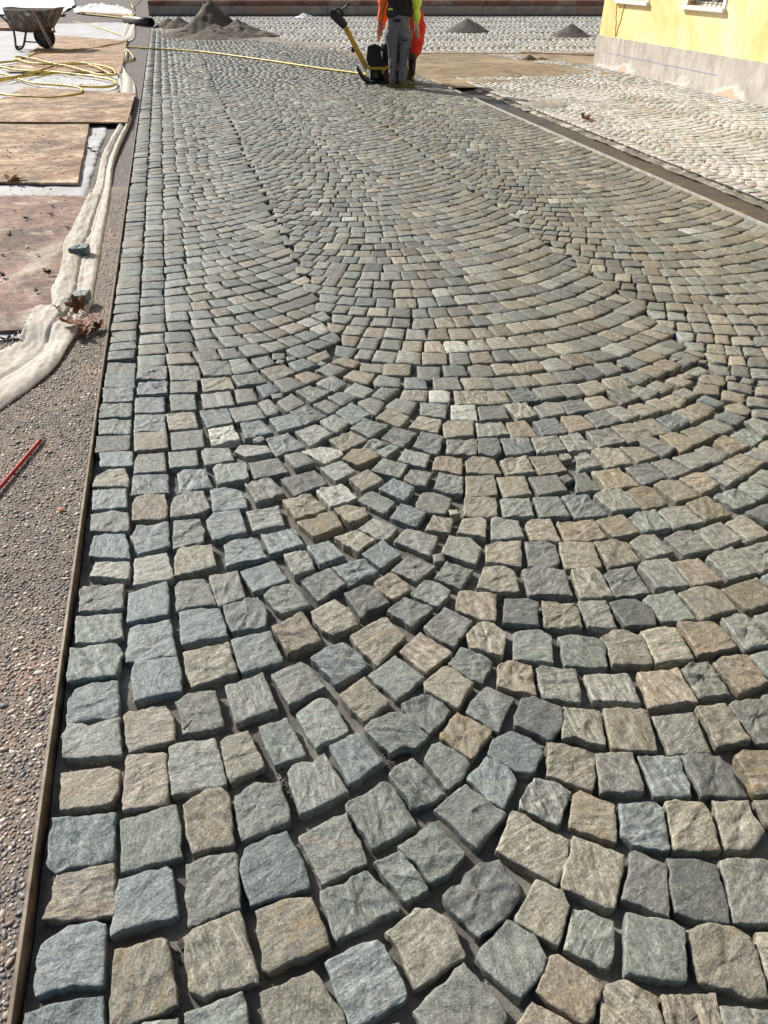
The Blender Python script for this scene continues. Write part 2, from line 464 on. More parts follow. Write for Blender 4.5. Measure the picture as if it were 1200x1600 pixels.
R 380 412 535 405 540 490 378 500
R 378 508 540 503 545 590 372 598
R 372 605 550 598 555 690 378 705
R 560 250 722 250 735 318 572 320
R 568 325 712 322 715 385 568 392
R 565 398 700 392 710 475 575 490
R 545 500 700 488 718 575 565 590
R 570 598 740 582 752 675 575 692
R 720 228 885 225 902 290 750 298
R 730 310 890 300 915 370 745 385
R 732 392 890 378 915 455 750 470
R 722 480 880 468 905 550 765 575
R 770 580 905 560 945 640 790 665
R 875 215 975 203 1028 268 910 288
R 900 298 1040 278 1085 330 935 362
R 910 375 1010 365 1045 430 930 448
R 882 470 1030 445 1082 520 920 545
R 945 550 1060 535 1118 600 970 635
R 1000 205 1095 190 1130 235 1045 262
T 20 262 150 235 210 275 90 325
T 175 232 255 203 328 240 220 275
T 320 268 395 232 490 265 400 305
T 405 222 465 200 560 232 525 265
T 560 225 685 235 680 280 555 270
T 680 240 700 230 830 238 825 295 675 288
T 865 245 990 248 985 310 920 320 865 300
T 1000 248 1110 245 1140 300 1010 305
T 1135 248 1190 240 1260 250 1280 300 1165 305
T 0 355 75 335 130 378 40 415
T 95 325 190 300 268 345 155 392
T 205 295 270 270 368 305 270 345
T 318 340 405 295 490 340 420 385
T 465 300 520 265 635 290 600 345
T 625 330 660 290 775 310 770 355 640 355
T 795 305 905 310 922 372 795 365
T 948 312 1080 305 1105 372 955 375
T 1098 312 1200 308 1250 312 1275 365 1130 370
T 215 380 285 352 408 385 300 448
T 382 410 450 380 540 410 460 460
T 465 375 530 330 632 372 575 418
T 620 405 670 360 770 370 690 430
T 768 420 790 372 920 378 912 435 880 435
T 928 378 1000 375 1040 390 1040 448 925 440
T 1058 380 1180 378 1230 385 1245 450 1070 448
T 112 435 190 390 268 445 165 492
T 310 455 375 430 455 462 400 505
T 428 495 515 445 612 505 515 560
T 540 440 610 415 692 440 640 515
T 692 460 750 415 865 440 820 505
T 880 440 1025 455 1015 525 880 505
T 1042 458 1175 455 1190 535 1050 528
T 8 440 65 415 120 470 118 500 60 512
T 182 492 280 452 380 512 260 560
T 338 540 420 505 505 550 430 610
T 505 575 580 522 712 560 610 630
T 640 520 710 470 825 515 770 570
T 820 570 870 510 995 530 975 605
T 1000 555 1030 538 1165 540 1168 620 1010 630
T 72 528 195 498 252 560 120 595
T 210 590 320 548 410 610 290 670
T 390 635 505 588 600 640 470 700
T 570 680 625 632 770 680 700 740
T 670 630 740 572 865 600 785 675
T 840 680 890 600 1008 625 975 725
T 1022 640 1190 640 1185 720 1020 712
T 52 628 170 597 262 672 105 728
U 395 232 500 228 548 285 430 292
U 515 235 650 215 695 262 555 285
U 665 215 750 200 835 235 840 258 720 275
U 735 275 850 262 915 315 785 340
U 855 255 935 243 1018 290 940 320
U 955 235 1050 225 1112 270 1020 300
U 990 315 1090 298 1165 345 1060 375
U 380 308 490 298 530 355 410 372
U 492 300 600 288 675 348 550 362
U 622 290 720 278 785 330 690 350
U 740 350 850 338 905 390 815 415
U 860 340 960 320 1045 370 930 402
U 355 380 475 375 508 435 380 450
U 480 375 600 362 670 425 535 438
U 625 365 745 350 798 405 670 430
U 770 435 885 420 948 480 820 505
U 895 415 1000 400 1075 450 960 480
U 330 465 470 450 500 525 345 540
U 468 450 590 440 650 510 550 530
U 630 460 700 435 770 440 805 500 680 520
U 775 515 880 505 962 572 830 600
U 905 508 1010 482 1100 545 975 578
U 1012 475 1090 458 1200 515 1110 550
U 320 550 460 545 505 610 330 630
U 485 550 580 530 660 620 510 628
U 630 535 745 515 815 595 680 615
U 770 620 870 598 960 680 825 698
U 910 595 1040 578 1125 650 985 682
U 1045 570 1150 555 1260 600 1265 640 1145 655
U 330 628 440 632 460 705 415 735 335 715
U 455 632 600 628 640 705 485 720
U 615 630 755 615 805 695 650 718
V 330 375 440 358 520 410 415 450
V 455 370 500 350 620 380 560 425
V 550 350 600 325 700 355 630 395
V 650 320 700 300 800 330 745 358
V 455 455 510 440 630 485 540 520
V 545 435 600 420 710 465 640 490
V 480 545 580 525 690 600 565 620
V 600 525 700 490 790 540 690 590
V 690 488 760 470 865 515 790 550
V 760 465 830 435 920 470 870 515
V 820 425 860 398 970 435 930 465
V 625 415 680 395 770 425 720 470
V 690 385 750 360 830 395 770 425
V 800 370 830 335 940 355 940 400 810 390
V 830 310 850 290 970 305 960 355 840 335
V 412 290 500 270 572 305 510 345
V 498 262 570 240 665 275 600 308
V 582 235 640 210 740 240 680 280
V 735 590 830 560 930 605 840 655
V 835 550 900 525 1025 580 950 610
V 915 515 970 485 1080 520 1030 565
V 970 455 1050 440 1115 480 1080 510 990 480
V 498 645 575 628 705 690 640 735
V 620 615 700 598 838 658 735 712
V 910 650 960 615 1105 670 1010 715
V 1000 610 1070 575 1180 625 1110 680
V 1075 545 1120 525 1240 560 1200 620
V 1150 665 1200 640 1290 690 1240 730
V 955 370 1082 400 1065 442 950 415
V 985 325 1115 350 1115 395 990 365
V 1085 405 1200 420 1210 470 1090 460
V 1115 475 1200 478 1280 500 1270 540 1120 520
V 1130 355 1200 355 1280 360 1270 410 1140 400'''
rng = random.Random(7)
PAL = {'B': ((.155, .187, .192), 0), 'G': ((.190, .200, .182), .12), 'T': ((.222, .214, .168), .28), 'O': ((.205, .192, .145), .55), 'W': ((.33, .345, .312), .1), 'D': ((.135, .146, .142), .0), 'R': ((.225, .197, .152), .4), 'V': ((.168, .197, .178), .1)}
HAND = [(225,1530,'O'),(458,1460,'O'),(140,1220,'O'),(218,1222,'R'),(727,1145,'O'),(500,820,'O'),(548,800,'O'),(923,1270,'O'),(835,1310,'T'),(925,1360,'T'),(232,785,'R'),(170,745,'T'),(305,870,'T'),(562,715,'O'),(590,1090,'T'),(600,1000,'T'),(665,1010,'R'),(700,722,'R'),(1170,925,'O'),(755,722,'T'),(840,760,'T'),(750,815,'T'),(850,828,'R'),(905,855,'T'),(960,830,'O'),(165,893,'W'),(236,888,'W'),(528,772,'W'),(515,708,'W'),(100,1490,'B'),(225,1420,'B'),(245,1060,'B'),(155,980,'V'),(233,838,'B'),(360,740,'V'),(345,780,'B'),(540,1035,'B'),(620,1058,'V'),(615,1145,'V'),(580,1525,'B'),(560,1420,'V'),(500,860,'B'),(120,1400,'R'),(130,1320,'B'),(325,1040,'T'),(515,975,'T'),(235,1150,'T'),(320,920,'O'),(325,1485,'T'),(985,1210,'T'),(1110,1000,'R'),(975,1140,'T'),(1000,1400,'O'),(1080,1500,'T'),(1140,1490,'T'),(1045,1120,'T'),(850,980,'G'),(960,965,'T'),(935,740,'T'),(960,750,'O'),(1115,790,'O'),(850,720,'T'),(790,1450,'T'),(845,1440,'T'),(665,1480,'T'),(750,1400,'D'),(735,1290,'D'),(665,1115,'D'),(1020,1570,'B'),(1010,1290,'B'),(1110,1290,'B'),(480,750,'D'),(90,1590,'B'),(580,1000,'T'),(740,1210,'G'),(160,1160,'B'),(165,775,'B'),(185,720,'B'),(160,925,'G'),(1180,1210,'O'),(1060,1050,'T'),(640,1580,'T'),(350,1310,'V'),(510,1230,'V'),(395,1190,'T'),(610,1275,'V'),(650,1225,'V'),(617,578,'T'),(545,690,'T'),(815,670,'R'),(340,600,'T'),(150,665,'W'),(355,675,'W'),(475,615,'W'),(230,690,'R'),(440,582,'T'),(730,620,'T'),(725,635,'W'),(550,607,'V'),(500,600,'V'),(290,655,'T'),(685,615,'W'),(690,645,'W'),(930,630,'T'),(850,590,'T'),(960,600,'T'),(1060,690,'O')]
def gen_arcs(x0, x1, xc, rad, pitch, ph, ya, yb, rg, m=lambda p: p, wid=(.098, .134), gap=.0085, ok=lambda x, y: True):
    out = []
    def arc(x): return rad-math.sqrt(max(rad*rad-(x-xc)**2, 0.01))
    k0 = int((ya-.6-ph)/pitch); k1 = int((yb-ph)/pitch)+1
    for k in range(k0, k1):
        yb0 = ph+k*pitch; yb1 = yb0+pitch
        xs = [x0]
        while xs[-1] < x1:
            sl = math.cos(math.asin(max(-1, min(1, (xs[-1]-xc)/rad))))
            xs.append(xs[-1]+rg.uniform(*wid)*sl*(.9 if sl < .85 else 1))
        if x1-xs[-2] < .055: xs.pop(-2)
        sc = (x1-x0)/(xs[-1]-x0); xs = [x0+(x-x0)*sc for x in xs]
        wob = [rg.uniform(-.012, .012) for _ in xs]
        for i in range(len(xs)-1):
            a, c = xs[i], xs[i+1]; cx = (a+c)/2; cy = yb0+arc(cx)
            if not (ya < cy < yb): continue
            P = []
            for x, y0, wb, e in ((a, yb0, wob[i], 0), (c, yb0, wob[i+1], 0), (c, yb1, wob[i+1], 1), (a, yb1, wob[i], 1)):
                sh = -(x-xc)/rad*pitch*.5*(1 if e else -1)     # radial side joints
                xx = min(max(x+sh*.85, x0), x1) if 0 < 1 else x
                P.append((xx+rg.uniform(-.005, .005)+(wb*.3 if e else 0), y0+arc(xx)+rg.uniform(-.006, .006)))
            gx = sum(p[0] for p in P)/4; gy = sum(p[1] for p in P)/4
            Q = []
            for x, y in P:
                dx, dy = x-gx, y-gy; d = math.hypot(dx, dy)+1e-6; g = gap*1.35*rg.uniform(.6, 1.4)
                Q.append((gx+dx*(1-g/d), gy+dy*(1-g/d)))
            c2 = m((gx, gy))
            if ok(*c2): out.append([m(q) for q in Q])
    return out
def inside(p, P):
    r = False; j = len(P)-1
    for i in range(len(P)):
        if (P[i][1] > p[1]) != (P[j][1] > p[1]) and p[0] < (P[j][0]-P[i][0])*(p[1]-P[i][1])/(P[j][1]-P[i][1])+P[i][0]: r = not r
        j = i
    return r
def cen(P): return (sum(p[0] for p in P)/len(P), sum(p[1] for p in P)/len(P))
def area(P): return abs(sum(P[i-1][0]*P[i][1]-P[i][0]*P[i-1][1] for i in range(len(P))))/2
traced = []; tc = []
for l_ in TRACED.strip().splitlines():
    p = l_.split(); q = list(map(float, p[1:])); pts = [(q[i], q[i+1]) for i in range(0, len(q), 2)]
    if p[0] != 'S': ox, oy = CROPS[p[0]]; sc_ = 24/7 if p[0] in 'RTUV' else 4; pts = [(ox+a/sc_, oy+b/sc_) for a, b in pts]
    P = [tuple(at(*a)[:2]) for a in pts]
    if sum(P[i-1][0]*P[i][1]-P[i][0]*P[i-1][1] for i in range(len(P))) < 0: P.reverse()
    cc_ = (sum(a for a, b in P)/len(P), sum(b for a, b in P)/len(P))
    if all((cc_[0]-a)**2+(cc_[1]-b)**2 > .0036 for a, b in tc): traced.append(P); tc.append(cc_)
print('traced', len(traced))
def street_end(x):                            # where the laid street stops under the sand
    pts = [(-.7, 27.6), (.5, 24.9), (2.5, 22.0), (3.3, 19.6), (4.3, 17.6)]
    for (a, b), (c, d) in zip(pts, pts[1:]):
        if x <= c: return lerp(b, d, (x-a)/(c-a))
    return pts[-1][1]
def free(x, y):
    if y > street_end(x): return False
    if y > 5: return True
    for (cx, cy), P in zip(tc, traced):
        d = (cx-x)**2+(cy-y)**2
        if d < .0066: return False
    return True
cand = []
y = max(q[1] for P in traced if cen(P)[0] < -.42 for q in P)+.013
while y < 28:                                 # straight border row along the edging
    h = rng.uniform(.1, .15)
    j = [rng.uniform(-.007, .007) for _ in range(8)]; sx_ = rng.uniform(-.004, .004)
    P = [(-.562+sx_+j[0]*.6, y+j[1]*.6), (-.424+sx_+j[2], y+j[3]*.6), (-.424+sx_+j[4], y+h-.011+j[5]*.6), (-.562+sx_+j[6]*.6, y+h-.011+j[7]*.6)]
    if y < street_end(-.5): cand.append(P)
    y += h

FANS = [(-1.25, .586, -.33, 1.38), (.586, 2.4, 1.45, 1.36), (2.4, 4.25, 3.32, 1.34)]
def scallop(x):
    for a, b_, xc, rad in FANS:
        if x <= b_ or b_ > 4: return rad-math.sqrt(max(rad*rad-(x-xc)**2, .01))
OFFS = [0, None, None]
def slope(x): return (scallop(x+.004)-scallop(x-.004))/.008
# rows meet at equal height on both sides of a cusp
OFFS[1] = (1.38-math.sqrt(1.38**2-.916**2))-(1.36-math.sqrt(1.36**2-.864**2))+.0705; OFFS[2] = OFFS[1]+(1.36-math.sqrt(1.36**2-.95**2))-(1.34-math.sqrt(1.34**2-.92**2))+.0705
def prof(x):
    i_ = 0 if x <= .586 else (1 if x <= 2.4 else 2); return scallop(x)+OFFS[i_]
PITCH = .141
topb = {}
for P in traced:
    if cen(P)[0] < -.41: continue
    for x_, y_ in P:
        for dx in (-.03, -.015, 0, .015, .03):
            kx = round((x_+dx)/.03)
            topb[kx] = max(topb.get(kx, 0), y_)
def bprof0(x):
    i = 0 if x <= .586 else 1; r_ = (1.5, 1.8)[i]; return r_-math.sqrt(max(r_**2-(x-FANS[i][2])**2, .01))+OFFS[i]
def delta(x):
    import cmath
    z = 0
    for kx, ty in topb.items():
        if abs(kx*.03-x) < .16 and kx*.03 < 2.25: z += cmath.exp(2j*math.pi*(ty+.008-bprof0(kx*.03))/PITCH)
    return cmath.phase(z)/2/math.pi*PITCH if z else None
DX = [delta(-.4+i*.05) for i in range(93)]
last = None
for i in range(93):
    if DX[i] is None: DX[i] = last
    if last is not None:
        while DX[i]-last > PITCH/2: DX[i] -= PITCH
        while DX[i]-last < -PITCH/2: DX[i] += PITCH
    last = DX[i]
def dlt(x, y):
    i = min(max((x+.4)/.05, 0), 91.99); k = int(i); return lerp(DX[k], DX[k+1], i-k)*max(0, min(1, 1-(y-3.3)/1.6))+.010*noise.noise(Vector((x*.8, y*.6, 4)))
def cusp(xb, y): q = (y/(2*PITCH)) % 1; return xb+.06*(abs(q-.5)*2-.5)+.03*noise.noise(Vector((xb, y*5, 2)))+.05*noise.noise(Vector((xb*3, y*.9, 8)))
def edge_l(i, y): return -.416 if i == 0 else cusp(FANS[i][0], y)
def edge_r(i, y): return 4.19 if i == 2 else cusp(FANS[i][1], y)
def fan_r(i, y): return lerp((1.5, 1.8, 1.8)[i], FANS[i][3], max(0, min(1, (y-3.2)/2.4)))
def bprof(i, x, y=99): f = FANS[i]; r_ = fan_r(i, y); return r_-math.sqrt(max(r_**2-(x-f[2])**2, .01))+OFFS[i]
for bi in range(3):
    xc, rad = FANS[bi][2], FANS[bi][3]
    for k in range(-8, 205):
        base = k*PITCH; x0_, x1_ = FANS[bi][0], FANS[bi][1]
        ya_ = base+PITCH/2+bprof(bi, max(x0_, -.416), base); yb_ = base+PITCH/2+bprof(bi, min(x1_, 4.19), base); xa_, xz_ = edge_l(bi, ya_), edge_r(bi, yb_)
        xs = [xa_]
        while xs[-1] < xz_:
            c_ = math.sqrt(max(.3, 1-((xs[-1]-xc)/rad)**2)); xs.append(xs[-1]+(rng.uniform(.138, .156) if bi == 0 and xs[-1] < -.2 else rng.uniform(.104, .142))*c_*(.92 if c_ < .85 else 1))
        if xz_-xs[-2] < .05: xs.pop(-2)
        sc = (xz_-xa_)/(xs[-1]-xa_); xs = [xa_+(x-xa_)*sc for x in xs]
        wob = [rng.uniform(-.008, .008) for _ in xs]
        for i in range(len(xs)-1):
            a, c = xs[i], xs[i+1]; P = []; cy0 = base+bprof(bi, (a+c)/2, base)
            if cy0 > 28 or cy0 < -.3: continue
            for x, wb, e in ((a, wob[i], 0), (c, wob[i+1], 0), (c, wob[i+1], 1), (a, wob[i], 1)):
                sl = (x-xc)/math.sqrt(max(rad*rad-(x-xc)**2, .05)); end = (x == xs[0] or x == xs[-1])
                sh = -sl/(1+sl*sl)*PITCH*.5*(1 if e else -1)*(.35 if end else 1)
                xx = min(max(x+sh, -.416), 4.19); y0 = base+e*PITCH; yy_ = y0+bprof(bi, xx, base)
                P.append((xx+rng.uniform(-.005, .005)+wb*.3*e, yy_+dlt(xx, yy_)+rng.uniform(-.006, .006)))
            gx = sum(p[0] for p in P)/4; gy = sum(p[1] for p in P)/4; Q = []
            for x, y in P:
                dx, dy = x-gx, y-gy; d = math.hypot(dx, dy)+1e-6; g = (.0080 if y < 4 else .0066)*1.3*rng.uniform(.5, 1.4); Q.append((gx+dx*(1-g/d), gy+dy*(1-g/d)))
            if free(gx, gy): cand.append(Q)
keep = []
for P in cand:
    c = cen(P)
    if c[1] < 5.5:
        bad = False
        for (cx, cy), T in zip(tc, traced):
            if (cx-c[0])**2+(cy-c[1])**2 < .035:
                S9 = [(c[0]+(x-c[0])*.82, c[1]+(y_-c[1])*.82) for x, y_ in P]
                if any(inside(q, T) for q in S9) or any(inside(q, S9) for q in T): bad = True; break
        if bad:
            # shrink towards a smaller infill sett if that still fits
            S7 = [(c[0]+(x-c[0])*.62, c[1]+(y_-c[1])*.62) for x, y_ in P]
            if not any(any(inside(q, T) for q in S7) or any(inside(q, S7) for q in T) for (cx, cy), T in zip(tc, traced) if (cx-c[0])**2+(cy-c[1])**2 < .035): P = S7
            else: continue
    keep.append(P)
# small wedge setts fill the holes left where two fans meet
from collections import defaultdict
HS = defaultdict(list)
def addh(P):
    c = cen(P)
    for a in (-1, 0, 1):
        for b_ in (-1, 0, 1): HS[(int(c[0]/.12+50)+a, int(c[1]/.12+50)+b_)].append(P)
for P in traced+keep: addh(P)
def clear(x, y, stop=.02):
    r_ = 9
    for P in HS.get((int(x/.12+50), int(y/.12+50)), ()):
        if inside((x, y), P): return 0
        for i in range(len(P)):
            a, b_ = P[i-1], P[i]; dx, dy = b_[0]-a[0], b_[1]-a[1]; t = max(0, min(1, ((x-a[0])*dx+(y-a[1])*dy)/(dx*dx+dy*dy+1e-12)))
            r_ = min(r_, math.hypot(a[0]+dx*t-x, a[1]+dy*t-y))
            if r_ < stop: return r_
    return r_
spots = [(xb+i*.016, y_*.016) for xb in (.586, 2.4) for i in range(-9, 8) for y_ in range(60, 1700)]+[(-.39+i*.02, 1.6+j*.02) for i in range(180) for j in range(130)]
rng2 = random.Random(5); rng2.shuffle(spots); fills = []
for lim in (.034, .025):
    for x, y in spots:
        if y > street_end(x) or proj(x, y)[1] > 1600 or x > 4.1: continue
        if y < 2.4 and any((a-x)**2+(b_-y)**2 < .0025 for a, b_ in tc): continue
        r_ = clear(x, y, lim)
        if lim <= r_ < 1:
            r_ = min(r_, .055)-.004; a0 = rng2.uniform(0, 6.28); P = [(x+r_*rng2.uniform(1.05, 1.3)*math.cos(a0+k*math.pi/2), y+r_*rng2.uniform(1.05, 1.3)*math.sin(a0+k*math.pi/2)) for k in range(4)]
            keep.append(P); addh(P); fills.append(P)
print('wedges', len(fills))
main = [(P, True) for P in traced]+[(P, False) for P in keep]

def outline(P, n, jag, rg):
    """resample a polygon to n points with corners kept and a chipped edge"""
    L = [math.dist(P[i-1], P[i]) for i in range(len(P))]; L = L[1:]+[math.dist(P[-1], P[0])]
    tot = sum(L); out = []; acc = [0]
    for a in L: acc.append(acc[-1]+a)
    ss = sorted(set([a for a in acc[:-1]]+[tot*k/n for k in range(n)]))
    f = []
    for s in ss:
        if f and s-f[-1] < tot/n*.28: continue
        f.append(s)
    sd = rg.uniform(0, 100)
    for s in f:
        i = 0
        while i < len(L)-1 and acc[i+1] <= s: i += 1
        t = (s-acc[i])/max(L[i], 1e-6); a = P[i]; b = P[(i+1) % len(P)]
        x = a[0]+(b[0]-a[0])*t; y = a[1]+(b[1]-a[1])*t
        nx, ny = (b[1]-a[1]), -(b[0]-a[0]); d = math.hypot(nx, ny)+1e-9
        k = noise.noise(Vector((x*38, y*38, sd)))*jag*1.3+noise.noise(Vector((x*110, y*110, sd)))*jag*.7
        out.append((x+nx/d*k, y+ny/d*k))
    return out
def stone_vf(P, lod, rg, colr, rust, z0, dep, V, Fc, A1, A2, A3):
    cx, cy = cen(P); b = len(V); ang = rg.uniform(-.5, .5)+(math.pi/2 if rg.random() < .35 else 0)+.15
    ca, sa = math.cos(ang), math.sin(ang); off = (rg.uniform(-50, 50), rg.uniform(-50, 50), rg.uniform(-50, 50))
    tx, ty = rg.gauss(0, .022), rg.gauss(0, .022); sd = rg.uniform(0, 200); amp = rg.uniform(.6, 1.25)
    vein = rg.random(); vein = .25+1.1*vein**1.6; amp *= rg.choice((.5, .9, 1.0, 1.5)); step = rg.random() < .55; sp = rg.uniform(-.03, .03); sh = rg.uniform(.0015, .0045)*rg.choice((-1, 1)); sdir = rg.uniform(0, 6.28)
    def top(x, y, e):
        dx, dy = x-cx, y-cy; u = dx*ca+dy*sa; v = -dx*sa+dy*ca
        z = z0+tx*dx+ty*dy
        if lod == 0:
            z += amp*(.0042*noise.noise(Vector((u*18, v*40, sd)))+.0034*noise.noise(Vector((u*50, v*95, sd)))+.0018*noise.noise(Vector((u*150, v*190, sd))))
            if step:
                q = dx*math.cos(sdir)+dy*math.sin(sdir)+.008*noise.noise(Vector((dx*40, dy*40, sd)))-sp
                z += sh*(1/(1+math.exp(-q*500)))
        else: z += .004*noise.noise(Vector((u*20, v*45, sd)))
        return z-e
    def put(x, y, z, edge=False):
        V.append((x, y, z)); dx, dy = x-cx, y-cy; fe = 1.16 if edge else 1.0
        A1.append((dx*ca+dy*sa+off[0], -dx*sa+dy*ca+off[1], z+off[2])); A2.append((colr[0]*fe, colr[1]*fe, colr[2]*fe, vein)); A3.append(rust)
    if lod == 0: O = outline(P, 44, .0032, rg); rings = [(1.0, .0022), (.972, .0007), (.93, .0000), (.82, 0), (.69, 0), (.55, 0), (.41, 0), (.27, 0), (.13, 0)]; low = [(.955, dep), (.985, dep*.55), (1.004, dep*.25), (1.010, .0055)]
    elif lod == 1: O = outline(P, 14, .004, rg); rings = [(1.0, .0022), (.955, .0), (.55, 0)]; low = [(.96, dep), (1.005, dep*.3)]
    elif lod == 2: O = outline(P, 7, .005, rg); rings = [(1.0, .0022), (.93, 0)]; low = [(.97, dep)]
    else: O = P; rings = [(1.0, .002)]; low = [(.97, dep)]
    n = len(O); seq = [(s, e, True) for s, e in low]+[(s, e, False) for s, e in rings]
    for s, e, side in seq:
        for x, y in O:
            X = cx+(x-cx)*s; Y = cy+(y-cy)*s
            if side and lod == 0 and e > .01:
                k = 1+.03*noise.noise(Vector((X*45, Y*45, e*60+sd))); X = cx+(X-cx)*k; Y = cy+(Y-cy)*k
            if lod == 0 and not side and e > .0005: e2 = e*(1+1.1*max(0, noise.noise(Vector((X*60, Y*60, sd)))))
            else: e2 = e
            put(X, Y, (z0-e if side and e > .01 else top(X, Y, e2)), (not side and .93 < s < .99 and lod == 0))
    put(cx, cy, top(cx, cy, 0))
    for r_ in range(len(seq)-1):
        for k in range(n):
            a = b+r_*n+k; c = b+r_*n+(k+1) % n; Fc.append((a, c, c+n, a+n))
    last = b+(len(seq)-1)*n; ce = b+len(seq)*n
    for k in range(n): Fc.append((last+k, last+(k+1) % n, ce))
def pick(px, py, hand):
    if hand:
        best = min(HAND, key=lambda h: (h[0]-px)**2+(h[1]-py)**2)
        if (best[0]-px)**2+(best[1]-py)**2 < (12+max(0, py-700)*.02)**2: return best[2]
    t = min(max((px-150)/900, 0), 1); r_ = rng.random()  # blue-green to tan rightward: stone colour plus some lighting painted in
    if py < 560: t = min(1, t+.25)
    if r_ < .022 and not hand: return 'W' if rng.random() < .4 else 'O'
    if r_ < lerp(.55, .10, t): return rng.choice('BBVG')
    if r_ < lerp(.90, .55, t): return rng.choice('GGVD') if rng.random() < .8 else 'G'
    return rng.choice('TTTGR') if t > .3 else rng.choice('TGG')
def shade(k):
    c, ru = PAL[k]; f = rng.uniform(.78, 1.18); t = rng.uniform(-.004, .004)
    return (c[0]*f+t, c[1]*f, c[2]*f-t), min(1, max(0, ru+rng.uniform(-.1, .15)))
info = []
for P, hand in main:
    c = cen(P); px, py = proj(*c); q = [proj(*p) for p in P]
    ins = -60 < px < 1260 and py < 1680
    ar = area([(min(max(a, 0), 1200), min(max(b_, 0), 1600)) for a, b_ in q]) if ins else 0
    info.append([P, hand, c, px, py, ar])
order = sorted(range(len(info)), key=lambda i: -info[i][5]); single = set(order[:300])
NAMES = {'X': 'rough grey', 'B': 'blue-grey', 'G': 'mid grey', 'T': 'tan-grey', 'O': 'ochre-stained', 'W': 'pale whitish', 'D': 'dark slate-grey', 'R': 'rusty brown-grey', 'V': 'greenish grey'}
ORD = ['', 'first', 'second', 'third', 'fourth', 'fifth', 'sixth', 'seventh', 'eighth', 'ninth', 'tenth', 'eleventh', 'twelfth', 'thirteenth', 'fourteenth', 'fifteenth', 'sixteenth', 'seventeenth', 'eighteenth', 'nineteenth', 'twentieth']
def nth(i):
    return ORD[i] if i < len(ORD) else ('twenty-'+ORD[i-20] if i < 30 and i > 20 else ('thirtieth' if i == 30 else '%dth' % i))
SV, SF, S1, S2, S3 = [], [], [], [], []
near = []
for i, (P, hand, c, px, py, ar) in enumerate(info):
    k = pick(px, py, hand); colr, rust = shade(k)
    if k != 'W':
        t_ = min(max((px-150)/900+(.25 if py < 560 else 0), 0), 1); mt = (lerp(.150, .203, t_), lerp(.178, .198, t_), lerp(.182, .160, t_)); lu = sum(colr)/sum(mt); q_ = .25 if hand else .36  # mean tint across the street, part of the light put into the colour
        colr = tuple(lerp(colr[i_], mt[i_]*lu, q_) for i_ in range(3)); rust *= (1 if hand else .6)
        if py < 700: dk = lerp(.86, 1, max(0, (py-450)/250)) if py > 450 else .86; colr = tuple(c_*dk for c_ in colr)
        if not hand: q_ = rng.choice((.78, .9, 1.0, 1.0, 1.08, 1.28)); colr = tuple(c_*q_ for c_ in colr)
    z0 = rng.gauss(0, .0022)
    if i in single:
        V, Fc, A1, A2, A3 = [], [], [], [], []
        stone_vf(P, 0, rng, colr, rust, 0.0, .085, V, Fc, A1, A2, A3)
        o = mesh('cobblestone', [(x-c[0], y_-c[1], z) for x, y_, z in V], Fc, M_STONE, True, None, {'gco': ('FLOAT_VECTOR', A1), 'col': ('FLOAT_COLOR', A2), 'rust': ('FLOAT', A3)})
        o.location = (c[0], c[1], z0); near.append((o, c, (k if hand and any((h_[0]-px)**2+(h_[1]-py)**2 < (12+max(0, py-700)*.02)**2 for h_ in HAND) else 'X'), px, py))
    else:
        lod = 1 if c[1] < 6.5 else (2 if c[1] < 13 else 3)
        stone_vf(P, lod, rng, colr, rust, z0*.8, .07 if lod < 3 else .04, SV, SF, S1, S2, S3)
o = mesh('street_paving', SV, SF, M_STONE, True, None, {'gco': ('FLOAT_VECTOR', S1), 'col': ('FLOAT_COLOR', S2), 'rust': ('FLOAT', S3)})
tag(o, 'small grey stone setts laid in arcs up the street beyond the nearest ones', 'cobblestones', 'cobblestones of the street', 'stuff')
# labels: border row, then courses of each fan
rows = {}
for t_ in near:
    o, (x, y_), k, px, py = t_
    if x < -.41: key = ('edge', 0)
    elif x < .586: key = ('left', round((y_-(1.5-math.sqrt(2.25-(x+.33)**2))-.06)/.145))
    else: key = ('right', round((y_-(1.8-math.sqrt(3.24-(x-1.39)**2))-.045)/.14))
    rows.setdefault(key, []).append(t_)
lk = sorted(k for k in rows if k[0] == 'left'); rk = sorted(k for k in rows if k[0] == 'right')
for key, L in rows.items():
    L.sort(key=lambda t_: t_[1][1] if key[0] == 'edge' else t_[1][0])
    for i, (o, c, k, px, py) in enumerate(L):
        if key[0] == 'edge': s = '%s cobblestone, %s up from the photo bottom in the row beside the metal edging' % (NAMES[k], nth(i+1))
        elif key[0] == 'left': s = '%s cobblestone, %s from the left in %s curved course up beside the border row' % (NAMES[k], nth(i+1), nth(lk.index(key)+1))
        else: s = '%s cobblestone, %s from the left in %s curved course up of right fan' % (NAMES[k], nth(i+1), nth(rk.index(key)+1))
        tag(o, s, 'cobblestone', 'cobblestones of the street')

# plaza beyond the channel and the far square
M14 = -math.atan(.2455); E1 = (math.cos(M14), math.sin(M14)); E2 = (-E1[1], E1[0]); FO = (5.0, 17.85)
def far_ok(x, y):
    v = (x-FO[0])*E2[0]+(y-FO[1])*E2[1]
    if v < .05 or v > 15.4: return False
    if x < 4.3 and y < street_end(x)+.1: return False
    if x > 7.9 and y < 14.9: return False
    px, py = proj(x, y); return -120 < px < 1180
def plaza_ok(x, y):
    v = (x-FO[0])*E2[0]+(y-FO[1])*E2[1]
    if v > -.02 or x > 7.93: return False
    px, py = proj(x, y); return -50 < px < 1500
pl = []
yy = 3.6
while yy < 17.5:
    h = rng.uniform(.1, .15); P = [(4.72, yy), (4.84, yy), (4.84, yy+h-.012), (4.72, yy+h-.012)]
    P = [(a+rng.uniform(-.006, .006), b_+rng.uniform(-.006, .006)) for a, b_ in P]
    if plaza_ok(*cen(P)): pl.append(P)
    yy += h
